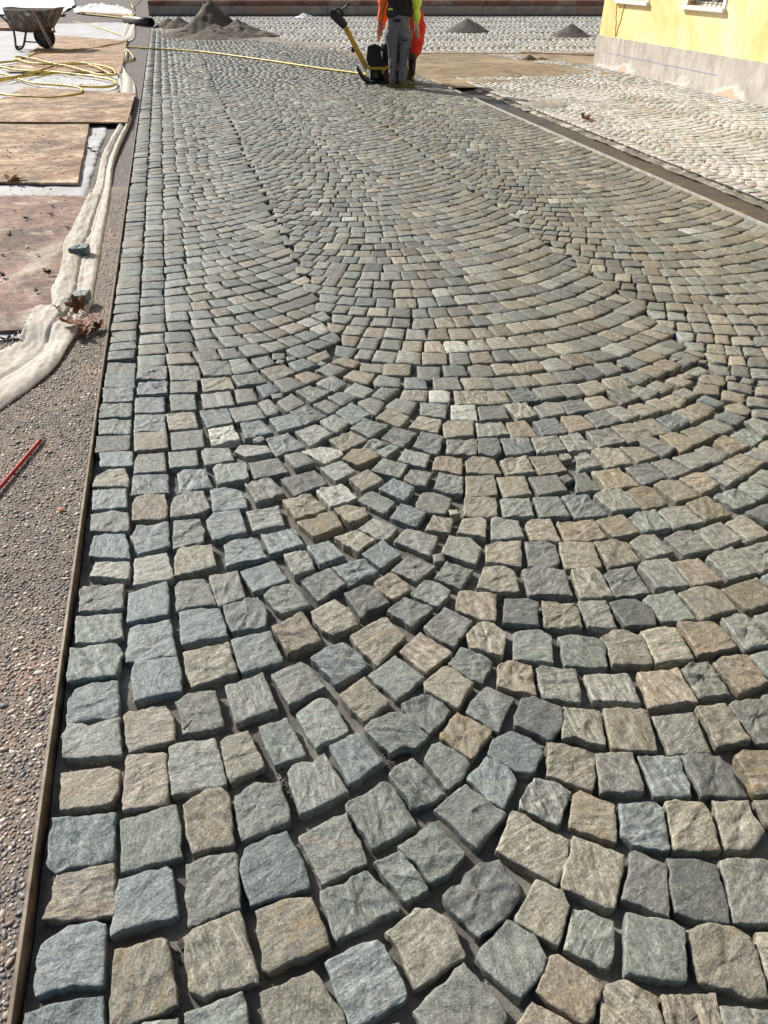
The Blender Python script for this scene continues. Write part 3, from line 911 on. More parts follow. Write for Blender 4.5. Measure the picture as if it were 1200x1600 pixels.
pl += gen_arcs(4.86, 6.4, 5.6, 1.25, .14, .02, 3.0, 18, rng, ok=plaza_ok)
pl += gen_arcs(6.4, 7.93, 7.15, 1.25, .14, .07, 3.0, 18, rng, ok=plaza_ok)
def mfar(p): u, v = p[1]-9, p[0]; return (FO[0]+E1[0]*u+E2[0]*v, FO[1]+E1[1]*u+E2[1]*v)
for i in range(7):
    pl += gen_arcs(.06+i*2.2, .06+(i+1)*2.2, .06+(i+.5)*2.2, 1.3, .16, .02*i, 0, 24, rng, m=mfar, ok=far_ok, gap=.017, wid=(.11, .15))
PV, PF, P1, P2, P3 = [], [], [], [], []
for P in pl:
    c = cen(P)
    if sum(P[i-1][0]*P[i][1]-P[i][0]*P[i-1][1] for i in range(4)) < 0: P = P[::-1]
    colr, rust = shade(rng.choice('GGTTWVR')); colr = tuple(min(.5, x*rng.uniform(1.0, 1.35)) for x in colr)
    stone_vf(P, 2 if c[1] < 12 else 3, rng, colr, rust, rng.gauss(0, .002), .04, PV, PF, P1, P2, P3)
o = mesh('square_paving', PV, PF, M_SUNLIT_DUSTY, True, None, {'gco': ('FLOAT_VECTOR', P1), 'col': ('FLOAT_COLOR', P2), 'rust': ('FLOAT', P3)})
tag(o, 'pale dusty stone setts of the square by the yellow building', 'cobblestones', 'cobblestones of the square', 'stuff')
# ---------------------------------------------------------------- ground sheets
m, n, l, b = new_mat('jointing_sand', .9, .2)
t1 = tex_noise(n, l, pos(n), 9, 5, .6); t2 = tex_noise(n, l, pos(n), 300, 4, .8)
c = ramp(n, l, t1.outputs[0], [(.35, (.10, .098, .09)), (.5, (.17, .165, .15)), (.65, (.24, .235, .215))]).outputs[0]
c = mix(n, l, .5, c, ramp(n, l, t2.outputs[0], [(.3, .25), (.7, 1.8)]).outputs[0], 'MULTIPLY')
l.new(c, b.inputs['Base Color']); bump(n, l, b, t2.outputs[0], 1.0, .004); M_BED = m
m, n, l, b = new_mat('pale_jointing_sand', .95, .2)
t1 = tex_noise(n, l, pos(n), 1.3, 6, .7); t2 = tex_noise(n, l, pos(n), 60, 4, .7)
c = ramp(n, l, t1.outputs[0], [(.38, (.26, .235, .19)), (.60, (.46, .44, .40))]).outputs[0]
c = mix(n, l, .6, c, ramp(n, l, t2.outputs[0], [(.3, .6), (.7, 1.3)]).outputs[0], 'MULTIPLY')
l.new(c, b.inputs['Base Color']); bump(n, l, b, t2.outputs[0], .6, .004); M_PBED = m
M_EARTH = mottled('distant_earth', (.16, .14, .115), (.25, .22, .18), 4, .95, .3, .01)
V, Fc = grid_vf(-300, 300, -300, 300, 60, 60, lambda x, y: -.16)
tag(mesh('ground', V, Fc, M_EARTH), None, None, kind='structure')
def bedz(x, y): return -.034+.014*noise.noise(Vector((x*7, y*7, 0)))+.004*noise.noise(Vector((x*40, y*40, 3)))
V, Fc = grid_vf(-.566, 4.232, -.6, 7, .03, .03, bedz)
V2, F2 = grid_vf(-.566, 4.232, 7, 28.2, .12, .12, bedz); k = len(V); V += V2; Fc += [tuple(i+k for i in f) for f in F2]
tag(mesh('street_bed', V, Fc, M_BED), None, None, kind='structure')
V, Fc = grid_vf(4.70, 8.0, 1.5, 18.3, .05, .05, lambda x, y: -.0085+.008*noise.noise(Vector((x*6, y*6, 7)))+.005*noise.noise(Vector((x*25, y*25, 9))))
tag(mesh('square_bed', V, Fc, M_PBED), None, None, kind='structure')
def farp(u, v, z): return (FO[0]+E1[0]*u+E2[0]*v, FO[1]+E1[1]*u+E2[1]*v, z)
V, Fc = [], []
for j in range(60):
    for i in range(90):
        u = -7.5+i*.26; v = .03+j*.26; x, y, _ = farp(u, v, 0); V.append((x, y, -.03+.008*noise.noise(Vector((x*4, y*4, 0)))))
for j in range(59):
    for i in range(89):
        a = j*90+i; Fc.append((a, a+1, a+91, a+90))
tag(mesh('far_square_bed', V, Fc, mottled('far_joint_sand', (.13, .12, .11), (.40, .38, .34), 2.2, .95, .4, .005)), None, None, kind='structure')
# thin stone kerb line between the two squares
V, Fc = [], []; Mr = Matrix.Rotation(M14, 3, 'Z')
for i in range(6): box_vf(farp(.7+i*1.02-.6, -.02, .0), (1.012, .05, .05), V, Fc, Mr)
tag(bevel(mesh('kerb_line', V, Fc, mottled('pale_kerb', (.5, .49, .45), (.66, .64, .6), 14), False)), None, None, kind='structure')
# edging strip, channel
m, n, l, b = new_mat('weathered_steel', .55, .5)
t = tex_noise(n, l, pos(n), 14, 5, .7); t2 = tex_noise(n, l, pos(n), 90, 3, .6)
c = ramp(n, l, t.outputs[0], [(.35, (.07, .05, .036)), (.52, (.15, .118, .088)), (.7, (.23, .195, .155))]).outputs[0]
l.new(c, b.inputs['Base Color']); bump(n, l, b, t2.outputs[0], .4, .001); b.inputs['Metallic'].default_value = .15; M_STEEL = m
V, Fc = [], []; ys = [i*.5-1 for i in range(60)]
for i, y in enumerate(ys):
    w_ = .0022*noise.noise(Vector((y*.9, 3, 0)))
    for x, z in ((-.580, -.1), (-.580, .0125), (-.5785, .014), (-.5715, .014), (-.570, .0125), (-.570, -.1)): V.append((x+w_, y, z))
for i in range(len(ys)-1):
    for k in range(5): a = i*6+k; Fc.append((a, a+6, a+7, a+1))
tag(mesh('edging_strip', V, Fc, M_STEEL, False), 'thin rusty metal edging strip between the aggregate concrete and the cobbles', 'edging strip')
V, Fc = [], []
for xx, w_ in ((4.226, .009),): box_vf((xx, 7.4, -.02), (w_, 12.4, .050), V, Fc)
tag(mesh('channel_edge', V, Fc, mottled('pale_edge', (.30, .29, .26), (.5, .48, .44), 9), False), 'thin pale edge strip along the street side of the drainage channel', 'edging strip')
m, n, l, b = new_mat('shaded_wet_channel_mud', .5, .5)
t1 = tex_noise(n, l, pos(n), 3.2, 5, .7); t2 = tex_noise(n, l, pos(n), 60, 4, .7)
mp = nd(n, 'ShaderNodeMapping'); mp.inputs['Scale'].default_value = (1, 9, 1); l.new(pos(n), mp.inputs[0]); t3 = tex_noise(n, l, mp.outputs[0], 2.2, 4, .6)
c = ramp(n, l, t1.outputs[0], [(.35, (.035, .033, .031)), (.6, (.06, .053, .042))]).outputs[0]  # dark base: wet mud, with some of the channel's shade painted in
c = mix(n, l, ramp(n, l, t3.outputs[0], [(.54, 0.0), (.68, .6)]).outputs[0], c, (.16, .125, .07)); l.new(c, b.inputs['Base Color'])
l.new(ramp(n, l, t1.outputs[0], [(.4, .35), (.6, .9)]).outputs[0], b.inputs['Roughness']); bump(n, l, b, t2.outputs[0], .5, .006)
V, Fc = grid_vf(4.232, 4.66, 1.5, 13.7, .04, .06, lambda x, y: -.055+.012*noise.noise(Vector((x*7, y*2.5, 1)))+.004*noise.noise(Vector((x*30, y*30, 1))))
tag(mesh('channel_bed', V, Fc, m), None, None, kind='structure')
M_SANDG = mottled('gritty_sand_verge', (.10, .09, .072), (.24, .215, .17), 9, .95, .9, .008, (.44, .42, .37), 5, fine=50)
V, Fc = grid_vf(4.64, 5.05, 1.5, 13.8, .03, .04, lambda x, y: -.004+.012*noise.noise(Vector((x*9, y*6, 1)))+.006*noise.noise(Vector((x*26, y*26, 1)))-max(0, x-4.78)*.06-.045*max(0, min(1, (4.84-x)/.20)))
tag(mesh('channel_verge', V, Fc, M_SANDG), None, None, kind='structure')

# exposed aggregate concrete on the left
m, n, l, b = new_mat('exposed_aggregate', .8, .4)
p = pos(n); v1 = n.new('ShaderNodeTexVoronoi'); v1.inputs['Scale'].default_value = 60; l.new(p, v1.inputs['Vector'])
big = tex_noise(n, l, p, 2.0, 3, .6); fine = tex_noise(n, l, p, 300, 3, .7)
matrix_c = ramp(n, l, big.outputs[0], [(.3, (.075, .07, .066)), (.7, (.12, .105, .095))]).outputs[0]
pebc = ramp(n, l, v1.outputs['Color'], [(.15, (.04, .04, .045)), (.4, (.10, .092, .088)), (.65, (.17, .145, .125)), (.85, (.40, .36, .31))]).outputs[0]
msk = ramp(n, l, v1.outputs['Distance'], [(.30, 1.0), (.42, 0.0)]).outputs[0]
c = mix(n, l, msk, matrix_c, pebc); c = mix(n, l, .6, c, ramp(n, l, fine.outputs[0], [(.3, .6), (.7, 1.4)]).outputs[0], 'MULTIPLY')
l.new(c, b.inputs['Base Color']); nb = bump(n, l, None, v1.outputs['Distance'], -.7, .006); bump(n, l, b, fine.outputs[0], .5, .001, nb)
M_AGG = m
m, n, l, b = new_mat('aggregate_mortar', .85, .4)
p = pos(n); big = tex_noise(n, l, p, 2.4, 4, .6); fine = tex_noise(n, l, p, 420, 4, .7); md = tex_noise(n, l, p, 60, 4, .6)
c = ramp(n, l, big.outputs[0], [(.42, (.15, .135, .115)), (.56, (.205, .17, .14)), (.72, (.32, .21, .16))]).outputs[0]
c = mix(n, l, .7, c, ramp(n, l, fine.outputs[0], [(.3, .5), (.7, 1.5)]).outputs[0], 'MULTIPLY'); l.new(c, b.inputs['Base Color'])
nb = bump(n, l, None, md.outputs[0], .6, .005); bump(n, l, b, fine.outputs[0], .7, .0015, nb); M_MORTAR = m
V, Fc = grid_vf(-12, -1.2, -6, 3.9, 1.2, 1.1, lambda x, y: 0)
tag(mesh('aggregate_yard', V, Fc, M_AGG), None, None, kind='structure')
V, Fc = grid_vf(-.95, -.582, 3.9, 7.2, .05, .05, lambda x, y: .0035)
tag(mesh('aggregate_path', V, Fc, M_MORTAR), None, None, kind='structure')
V, Fc = grid_vf(-1.2, -.582, -.6, 3.9, .02, .02, lambda x, y: .002*noise.noise(Vector((x*30, y*30, 0))))
tag(mesh('aggregate_path', V, Fc, M_MORTAR), None, None, kind='structure')
V, Fc = grid_vf(-12, -.582, 3.9, 60, 1.2, 1.2, lambda x, y: 0)
tag(mesh('aggregate_yard', V, Fc, M_AGG), None, None, kind='structure')
m, n, l, b = new_mat('pebble', .5, .5)
col = attr(n, 'col').outputs['Color']; f = tex_noise(n, l, pos(n), 350, 4, .65)
y_ = nd(n, 'ShaderNodeVectorMath', operation='MULTIPLY'); l.new(col, y_.inputs[0]); l.new(ramp(n, l, f.outputs[0], [(.3, .65), (.7, 1.35)]).outputs[0], y_.inputs[1])
l.new(y_.outputs[0], b.inputs['Base Color']); bump(n, l, b, f.outputs[0], .4, .001); M_PEB = m
bm = bmesh.new(); bmesh.ops.create_icosphere(bm, subdivisions=2, radius=1); I2 = ([v.co.copy() for v in bm.verts], [tuple(v.index for v in f.verts) for f in bm.faces]); bm.free()
bm = bmesh.new(); bmesh.ops.create_icosphere(bm, subdivisions=1, radius=1); I1 = ([v.co.copy() for v in bm.verts], [tuple(v.index for v in f.verts) for f in bm.faces]); bm.free()
PC = [((.085, .088, .096), 3), ((.14, .14, .142), 5), ((.19, .17, .155), 5), ((.27, .225, .18), 5), ((.40, .35, .29), 4), ((.52, .48, .42), 2), ((.33, .2, .14), 1), ((.17, .11, .10), 1)]
PCL = [c for c, w_ in PC for _ in range(w_)]
rg = random.Random(3); V, Fc, A = [], [], []; cells = {}
n_p = 0
for _ in range(110000):
    y = .35+(rg.random()**.9)*6.6; x = -.586-rg.random()*(.12+.13*y)
    if x < -1.25 or (y > 4.25 and x < -.9): continue
    r_ = min(.0105, max(.0028, rg.lognormvariate(math.log(.0050), .42)))
    key = (int(x/.022), int(y/.022)); hit = False
    for a in (-1, 0, 1):
        for c_ in (-1, 0, 1):
            for (qx, qy, qr) in cells.get((key[0]+a, key[1]+c_), ()):
                if (qx-x)**2+(qy-y)**2 < ((qr+r_)*.98)**2: hit = True
    if hit: continue
    cells.setdefault(key, []).append((x, y, r_)); n_p += 1
    vs, fs = (I2 if y < 1.6 else I1); k = len(V); q = Euler((rg.uniform(-.25, .25), rg.uniform(-.25, .25), rg.uniform(0, 6.28))).to_matrix()
    sx, sy, sz = r_*rg.uniform(1.05, 1.6), r_*rg.uniform(.7, 1.0), r_*rg.uniform(.38, .6); zz = (.0035 if y > 3.9 else .0008)+r_*rg.uniform(-.22, .08)
    cc = rg.choice(PCL); f = rg.uniform(.8, 1.25); cc = tuple(c_*f for c_ in cc); sd = rg.uniform(0, 99)
    for v in vs:
        w_ = v*(1+.42*noise.noise(v*1.5+Vector((sd, 0, 0)))); w_ = q @ Vector((w_.x*sx, w_.y*sy, w_.z*sz)); V.append((x+w_.x, y+w_.y, zz+w_.z)); A.append(cc)
    Fc += [tuple(i+k for i in ff) for ff in fs]
print('pebbles', n_p)
o = mesh('pebbles', V, Fc, M_PEB, True, None, {'col': ('FLOAT_COLOR', A)}); tag(o, 'small mixed pebbles set in the concrete path left of the edging', 'pebbles', kind='stuff')

# geotextile sheet over the yard
m, n, l, b = new_mat('dirty_geotextile', .9, .2)
p = pos(n); t1 = tex_noise(n, l, p, 1.4, 6, .7); t2 = tex_noise(n, l, p, 14, 6, .75); t3 = tex_noise(n, l, p, 200, 3, .6)
c = ramp(n, l, t1.outputs[0], [(.35, (.58, .60, .63)), (.6, (.44, .44, .44))]).outputs[0]
c = mix(n, l, ramp(n, l, t2.outputs[0], [(.52, 0.0), (.70, .75)]).outputs[0], c, (.26, .25, .24)); l.new(c, b.inputs['Base Color'])
nb = bump(n, l, None, t2.outputs[0], .4, .01); bump(n, l, b, t3.outputs[0], .3, .001, nb); M_GEO = m
def geoz(x, y): return .010+.018*abs(noise.noise(Vector((x*3.1+y*.7, y*1.1-x*.4, 14))))+.012*max(0, noise.noise(Vector((x*1.6, y*.8, 4))))+.010*noise.noise(Vector((x*6+y, y*2.4, 8)))+.004*noise.noise(Vector((x*16, y*9, 8)))
def geo_x(y): return -.92 - .05*noise.noise(Vector((0, y*1.5, 0))) - .03*noise.noise(Vector((0, y*6, 2))) - (.02*(y-14) if y > 14 else 0)
V, Fc = [], []; ny = 420; nx = 56
for j in range(ny+1):
    y = 3.93+(29.6-3.93)*j/ny
    for i in range(nx+1):
        s = i/nx; x = geo_x(y)-(s**1.6)*8.0; V.append((x, y+.03*noise.noise(Vector((x*4, 0, j == 0))), geoz(x, y) if 0 < i else .003))
for j in range(ny):
    for i in range(nx): a = j*(nx+1)+i; Fc.append((a+1, a, a+nx+1, a+nx+2))
tag(mesh('geotextile_sheet', V, Fc, M_GEO), 'dirty white geotextile sheet spread over the yard under the boards', 'sheet')

# boards
def board_mat(name, a, b_, c_, d_, th=(.5, .66)):
    m, n, l, b = new_mat(name, .75, .3); p = objc(n)
    mp = nd(n, 'ShaderNodeMapping'); mp.inputs['Scale'].default_value = (1, 1.7, 1); l.new(p, mp.inputs[0])
    t1 = tex_noise(n, l, mp.outputs[0], 2.6, 8, .8, .3); t2 = tex_noise(n, l, p, 2.2, 6, .7, .5); t3 = tex_noise(n, l, mp.outputs[0], 34, 5, .75, .6); t4 = tex_noise(n, l, p, 9, 8, .85, .2)
    c = ramp(n, l, t1.outputs[0], [(.40, a), (.5, b_), (.60, c_)]).outputs[0]
    c = mix(n, l, .75, c, ramp(n, l, t4.outputs[0], [(.40, .42), (.5, 1.0), (.62, 1.3)]).outputs[0], 'MULTIPLY')
    c = mix(n, l, ramp(n, l, t2.outputs[0], [(th[0], 0.0), (th[1]-.04, .85)]).outputs[0], c, d_)
    c = mix(n, l, .8, c, ramp(n, l, t3.outputs[0], [(.38, .40), (.5, 1.0), (.64, 1.5)]).outputs[0], 'MULTIPLY')
    t5 = tex_noise(n, l, p, 1.1, 8, .8, .6); c = mix(n, l, .85, c, ramp(n, l, t5.outputs[0], [(.40, .38), (.48, .85), (.56, 1.12)]).outputs[0], 'MULTIPLY')
    l.new(c, b.inputs['Base Color']); bump(n, l, b, t3.outputs[0], .5, .003); return m
MB1 = board_mat('worn_red_brown_plywood', (.13, .075, .06), (.22, .135, .105), (.30, .19, .145), (.42, .36, .30), (.50, .64))
MB2 = board_mat('sun_bleached_plywood', (.16, .095, .055), (.35, .24, .15), (.54, .43, .31), (.20, .11, .055))
MB3 = board_mat('tan_plywood', (.24, .15, .09), (.40, .27, .17), (.47, .35, .24), (.27, .15, .08))
def board(name, pts, z0, th, mat, label, cat='board', thicken=None):
    P = [at(*p) for p in pts]; c = sum(P, Vector())/len(P); V = []; Fc = []; N = 24
    ax = P[1]-P[0]; ang = math.atan2(ax.y, ax.x)
    Mi = Matrix.Rotation(-ang, 3, 'Z')
    def q(u, v): a = P[0].lerp(P[1], u); b_ = P[3].lerp(P[2], u); return a.lerp(b_, v)
    sd = z0*100
    for lay in (0, 1):
        for j in range(N+1):
            for i in range(N+1):
                w_ = q(i/N, j/N); e = 0
                if i in (0, N) or j in (0, N): w_ = w_+Vector((.008*noise.noise(w_*9), .008*noise.noise(w_*9+Vector((5, 5, 5))), 0))
                z = z0+.007*noise.noise(Vector((w_.x*1.1, w_.y*1.1, sd)))+(th if lay else 0); V.append(Mi @ (Vector((w_.x, w_.y, z))-Vector((c.x, c.y, 0))))
    n2 = (N+1)**2
    for j in range(N):
        for i in range(N):
            a = j*(N+1)+i; Fc.append((a, a+1, a+N+2, a+N+1)); Fc.append((n2+a+N+1, n2+a+N+2, n2+a+1, n2+a))
    ring = [i for i in range(N+1)]+[j*(N+1)+N for j in range(1, N+1)]+[N*(N+1)+i for i in range(N-1, -1, -1)]+[j*(N+1) for j in range(N-1, 0, -1)]
    for i in range(len(ring)): a, b_ = ring[i-1], ring[i]; Fc.append((a, b_, b_+n2, a+n2))
    o = mesh(name, V, Fc, mat, False); o.location = (c.x, c.y, 0); o.rotation_euler = (0, 0, ang); tag(o, label, cat, 'boards laid over the sheet'); return o
board('plywood_board', [(-170, 311), (141, 312), (80, 523), (-420, 531)], .018, .014, MB1, 'reddish brown weathered plywood board nearest the camera, left of the white fleece')
board('plywood_board', [(-90, 198), (141, 200), (123, 294), (-190, 291)], .030, .018, MB2, 'bleached tan plywood board lying beside a narrow white gap left of the fleece')
board('plywood_board', [(40, 143), (213, 154), (201, 201), (-60, 199.5)], .052, .016, MB2, 'bleached tan plywood board just below the yellow hose coil')
board('plywood_board', [(82, 58), (199, 67), (190, 117), (12, 117)], .030, .018, MB3, 'tan plywood board beneath the hose beside the wheelbarrow wheel')
board('wooden_plank', [(118, 20.5), (212, 25.5), (208, 31), (128, 23.5)], .03, .06, MB3, 'brown plank under the crumpled white plastic at the far left', 'plank')
board('wooden_plank', [(-40, 36), (33, 41), (30, 49), (-60, 49)], .03, .05, MB3, 'brown planks lying behind the wheelbarrow handles', 'plank')
board('wooden_plank', [(80, 20), (101, 22), (99, 26.5), (80, 26)], .03, .05, MB3, 'short brown plank behind the wheelbarrow tub', 'plank')

# cloths
def cloth_mat(name, a, b_, d_, lo=.5, hi=.68):
    m, n, l, b = new_mat(name, .9, .2); p = objc(n)
    t1 = tex_noise(n, l, p, 5, 6, .7, .3); t2 = tex_noise(n, l, p, 30, 4, .7); t3 = tex_noise(n, l, p, 420, 2, .6)
    c = ramp(n, l, t1.outputs[0], [(.35, a), (.6, b_)]).outputs[0]
    c = mix(n, l, ramp(n, l, t2.outputs[0], [(lo, 0.0), (hi, .5)]).outputs[0], c, d_); l.new(c, b.inputs['Base Color'])
    nb = bump(n, l, None, t2.outputs[0], .35, .004); bump(n, l, b, t3.outputs[0], .35, .0008, nb); return m
MFL = cloth_mat('off_white_fleece', (.60, .585, .55), (.47, .44, .38), (.25, .205, .15), .50, .68)
MPL = cloth_mat('white_plastic', (.74, .75, .76), (.62, .62, .60), (.4, .36, .3), .6, .75)
def ribbon(name, L, Rr, zf, mat, label, cat, group=None, nu=36, per=10, z=0.0, jag=.012, th=.003):
    Lp = spline([at(*p) for p in L], per); Rp = spline([at(*p) for p in Rr], per); n_ = min(len(Lp), len(Rp)); V = []; Fc = []
    o0 = Lp[n_//2].copy()
    for j in range(n_):
        a = Lp[j].copy(); b_ = Rp[j]; w_ = (b_-a).length; s_ = jag*noise.noise(Vector((j*.9, 0, 3)))*min(1, w_*8); a = a+(a-b_).normalized()*s_ if w_ > 1e-4 else a
        for i in range(nu+1):
            u = i/nu; p = a.lerp(b_, u); V.append((p.x-o0.x, p.y-o0.y, z+zf(u, j/(n_-1), p, w_)))
    for j in range(n_-1):
        for i in range(nu): k = j*(nu+1)+i; Fc.append((k, k+1, k+nu+2, k+nu+1))
    o = mesh(name, V, Fc, mat); o.location = (o0.x, o0.y, 0)
    so = o.modifiers.new('thick', 'SOLIDIFY'); so.thickness = th; so.offset = -1
    return tag(o, label, cat, group)
BQ = [tuple(at(*q)[:2]) for q in [(-170, 311), (141, 312), (80, 523), (-420, 531)]]
BS = 1 if sum(BQ[i-1][0]*BQ[i][1]-BQ[i][0]*BQ[i-1][1] for i in range(4)) > 0 else -1
def zfl(u, v, p, w_):
    roll = .008*math.sqrt(max(0, 1-((u-.84)/.16)**2)) if u > .68 else 0
    dq = min(((BQ[k][0]-BQ[k-1][0])*(p.y-BQ[k-1][1])-(BQ[k][1]-BQ[k-1][1])*(p.x-BQ[k-1][0]))/math.dist(BQ[k], BQ[k-1])*BS for k in range(4)); sb = max(0, min(1, (dq+.12)/.11))
    cr = -.012*math.exp(-((u-.52-.06*noise.noise(Vector((0, p.y*3, 0))))/.035)**2)
    base = lerp(.010, .006, min(1, max(0, (u-.45)/.12)))+.030*sb
    edge = min(1, (1-u)*14); e2 = min(1, .35+u*8)
    z_ = .005+(base+roll+cr)*edge*(1 if sb > 0 else e2)
    z_ += .004*noise.noise(Vector((p.x*9, p.y*3, 1)))+.002*noise.noise(Vector((p.x*22, p.y*8, 1)))*edge+.002*noise.noise(Vector((p.x*50, p.y*30, 1)))*edge
    if p.y > 7.4: z_ += (.03*abs(math.sin(u*math.pi*1.6+.6)))*min(1, (p.y-7.4)/1.5)
    if p.y < 4.3:
        q = (4.3-p.y); z_ += .006*math.sin(u*5.5+q*4)*min(1, q*4)+.009*abs(noise.noise(Vector((p.x*7+p.y*4, p.y*3-p.x*3, 6))))
    cz = abs(noise.noise(Vector((p.x*16, p.y*5, 21)))); z_ += (.006*(1-min(1, cz*7))*(.4+.6*edge)+.004*(1-min(1, abs(noise.noise(Vector((p.x*24+p.y*9, p.y*11, 5))))*8)))*min(1, (1-u)*9)
    return max(.004, z_)
FL = [(203, 184), (196, 190), (184, 203), (169, 231), (160, 249), (155, 270), (150, 290), (137, 321), (126, 345), (115, 368), (103, 390), (101, 415), (95, 440), (84, 465), (84, 488), (60, 492), (48, 515), (32, 538), (-4, 556), (-70, 590)]
FR = [(206, 187), (204, 197), (196, 216), (187, 236), (178, 262), (175, 285), (172, 309), (168, 335), (163, 362), (158, 390), (153, 421), (148, 450), (144, 475), (138, 490), (131, 500), (118, 528), (108, 545), (80, 584), (10, 636), (-70, 690)]
ribbon('fleece_strip', FL, FR, zfl, MFL, 'long off-white strip of folded fleece lying along the aggregate path', 'fleece', 'pieces of white cloth along the kerb')
def zf2(u, v, p, w_): return .012+.035*abs(math.sin(u*4.5+v*3))*min(1, (1-u)*6, u*6+.2)+.012*noise.noise(Vector((p.x*12, p.y*5, 2)))
ribbon('fleece_strip', [(189, 105), (183, 117), (186, 130), (190, 150)], [(191, 104), (200, 116), (210, 130), (214, 155)], zf2, MFL, 'white folded fleece end beside the coiled yellow hose', 'fleece', 'pieces of white cloth along the kerb', nu=24)
ribbon('fleece_strip', [(193, 76), (186, 83), (193, 92), (193, 97)], [(197, 75), (199, 80), (201, 87), (198, 97)], zf2, MFL, 'small white fleece scrap where the hose turns across the street', 'fleece', 'pieces of white cloth along the kerb', nu=16)
ribbon('fleece_strip', [(197, 33), (196, 40), (193, 52), (190, 62), (186, 66)], [(212, 34), (212, 42), (212, 54), (209, 62), (200, 67)], zf2, MFL, 'white fleece loop below the black pipe at the far left', 'fleece', 'pieces of white cloth along the kerb', nu=20)
def zf3(u, v, p, w_): return .05+(.14+.12*abs(noise.noise(Vector((p.x*2.2, p.y*.7, 5)))))*math.sin(math.pi*u)**.7*math.sin(math.pi*min(1, .15+v*.8))+.12*abs(noise.noise(Vector((p.x*5, p.y*2.5, 5))))*math.sin(math.pi*u)
ribbon('plastic_heap', [(118, 19), (140, 17), (160, 14.5), (185, 14), (206, 19)], [(116, 22), (140, 23.5), (160, 24.5), (185, 26.5), (210, 28)], zf3, MPL, 'crumpled white plastic heaped on the far plank', 'plastic sheet', nu=22, jag=.2)
def zf4(u, v, p, w_): return .02+.10*abs(noise.noise(Vector((p.x*.9, p.y*.4, 9))))
ribbon('plastic_sheet', [(-60, 0), (20, -3), (85, -3), (116, -1)], [(-60, 26), (40, 24), (95, 21), (118, 10)], zf4, MPL, 'smooth white plastic sheet spread behind the wheelbarrow tub', 'plastic sheet', nu=26)

# far low wall with its red capping and the terrace behind
WB = at(233, 25); WB2 = at(1180, 25); dirw = (WB2-WB).normalized(); nw = Vector((-dirw.y, dirw.x, 0)); LW = (WB2-WB).length+4; angw = math.atan2(dirw.y, dirw.x)
wr = empty('low_wall', (WB.x, WB.y, 0), angw)
M_WC = mottled('grey_weathered_render', (.20, .19, .17), (.34, .32, .29), 3, .9, .4, .006, (.33, .22, .17), .35, .3, .7, th3=(.5, .6))
M_RC = mottled('red_brown_stone_cap', (.13, .055, .038), (.24, .115, .08), 2.2, .8, .3, .004, (.28, .2, .16), 1.2)
V, Fc = [], []; x = 0; i = 0
while x < LW:
    L_ = 3.1+.5*math.sin(i*2.1); box_vf((x+L_/2, .25, .155), (L_-.014, .5, .31), V, Fc); x += L_; i += 1
bevel(mesh('wall_face', V, Fc, M_WC, False, wr), .008)
V, Fc = box_vf((LW/2, .02, .022), (LW, .1, .05)); mesh('wall_footing', V, Fc, mottled('dark_footing', (.06, .055, .05), (.12, .11, .1), 4), False, wr)
V, Fc = [], []; x = 0; i = 0
while x < LW:
    L_ = 3.3+.6*math.sin(i*1.3); box_vf((x+L_/2, .34, .385), (L_-.01, .56, .14), V, Fc); x += L_; i += 1
bevel(mesh('wall_cap', V, Fc, M_RC, False, wr), .008)
V, Fc = box_vf((LW/2, .6, .475), (LW, .5, .04)); mesh('coping_strip', V, Fc, mottled('pale_coping', (.36, .33, .3), (.5, .47, .43), 2), False, wr)
tag(wr, 'long low wall of grey render with red-brown stone capping closing the far square', 'wall')
V, Fc = [], []
for u, v in ((0, .6), (LW+40, .6), (LW+40, 30), (0, 30)): p = WB+dirw*u+nw*v; V.append((p.x, p.y, .44))
tag(mesh('terrace_pavement', V, [(0, 1, 2, 3)], mottled('terrace_paving', (.25, .22, .2), (.36, .32, .29), 2)), None, None, kind='structure')

# yellow building
bl = empty('yellow_building', (7.95, 14.85, 0))
m, n, l, b = new_mat('yellow_limewash', .9, .2); p = objc(n)
t1 = tex_noise(n, l, p, .9, 6, .7, .4); t2 = tex_noise(n, l, p, 6, 5, .7)
mp = nd(n, 'ShaderNodeMapping'); mp.inputs['Scale'].default_value = (1, 7, .45); l.new(p, mp.inputs[0]); t3 = tex_noise(n, l, mp.outputs[0], 2.2, 6, .7, .3)
c = ramp(n, l, t1.outputs[0], [(.36, (.72, .50, .20)), (.5, (.78, .61, .29)), (.64, (.80, .70, .44))]).outputs[0]
c = mix(n, l, ramp(n, l, t3.outputs[0], [(.56, 0.0), (.76, .7)]).outputs[0], c, (.60, .37, .15))
c = mix(n, l, ramp(n, l, t2.outputs[0], [(.56, 0.0), (.8, .6)]).outputs[0], c, (.80, .76, .58)); l.new(c, b.inputs['Base Color'])
bump(n, l, b, t2.outputs[0], .3, .008); M_YEL = m
m, n, l, b = new_mat('stained_plinth_render', .9, .2); p = objc(n)
mp = nd(n, 'ShaderNodeMapping'); mp.inputs['Scale'].default_value = (1, 2, 1); l.new(p, mp.inputs[0])
t1 = tex_noise(n, l, mp.outputs[0], 2.5, 6, .75, .3); t2 = tex_noise(n, l, p, .8, 5, .6, .5); t3 = tex_noise(n, l, p, 22, 4, .7)
sep = nd(n, 'ShaderNodeSeparateXYZ'); l.new(p, sep.inputs[0])
c = ramp(n, l, t1.outputs[0], [(.35, (.34, .315, .275)), (.5, (.44, .41, .365)), (.65, (.55, .525, .48))]).outputs[0]
low = math_n(n, l, 'SUBTRACT', t2.outputs[0], math_n(n, l, 'MULTIPLY', sep.outputs[2], .75))
c = mix(n, l, ramp(n, l, low, [(.47, 0.0), (.52, .8)]).outputs[0], c, (.66, .64, .61))
c = mix(n, l, ramp(n, l, low, [(.545, 0.0), (.555, 1.0)]).outputs[0], c, (.58, .44, .34))
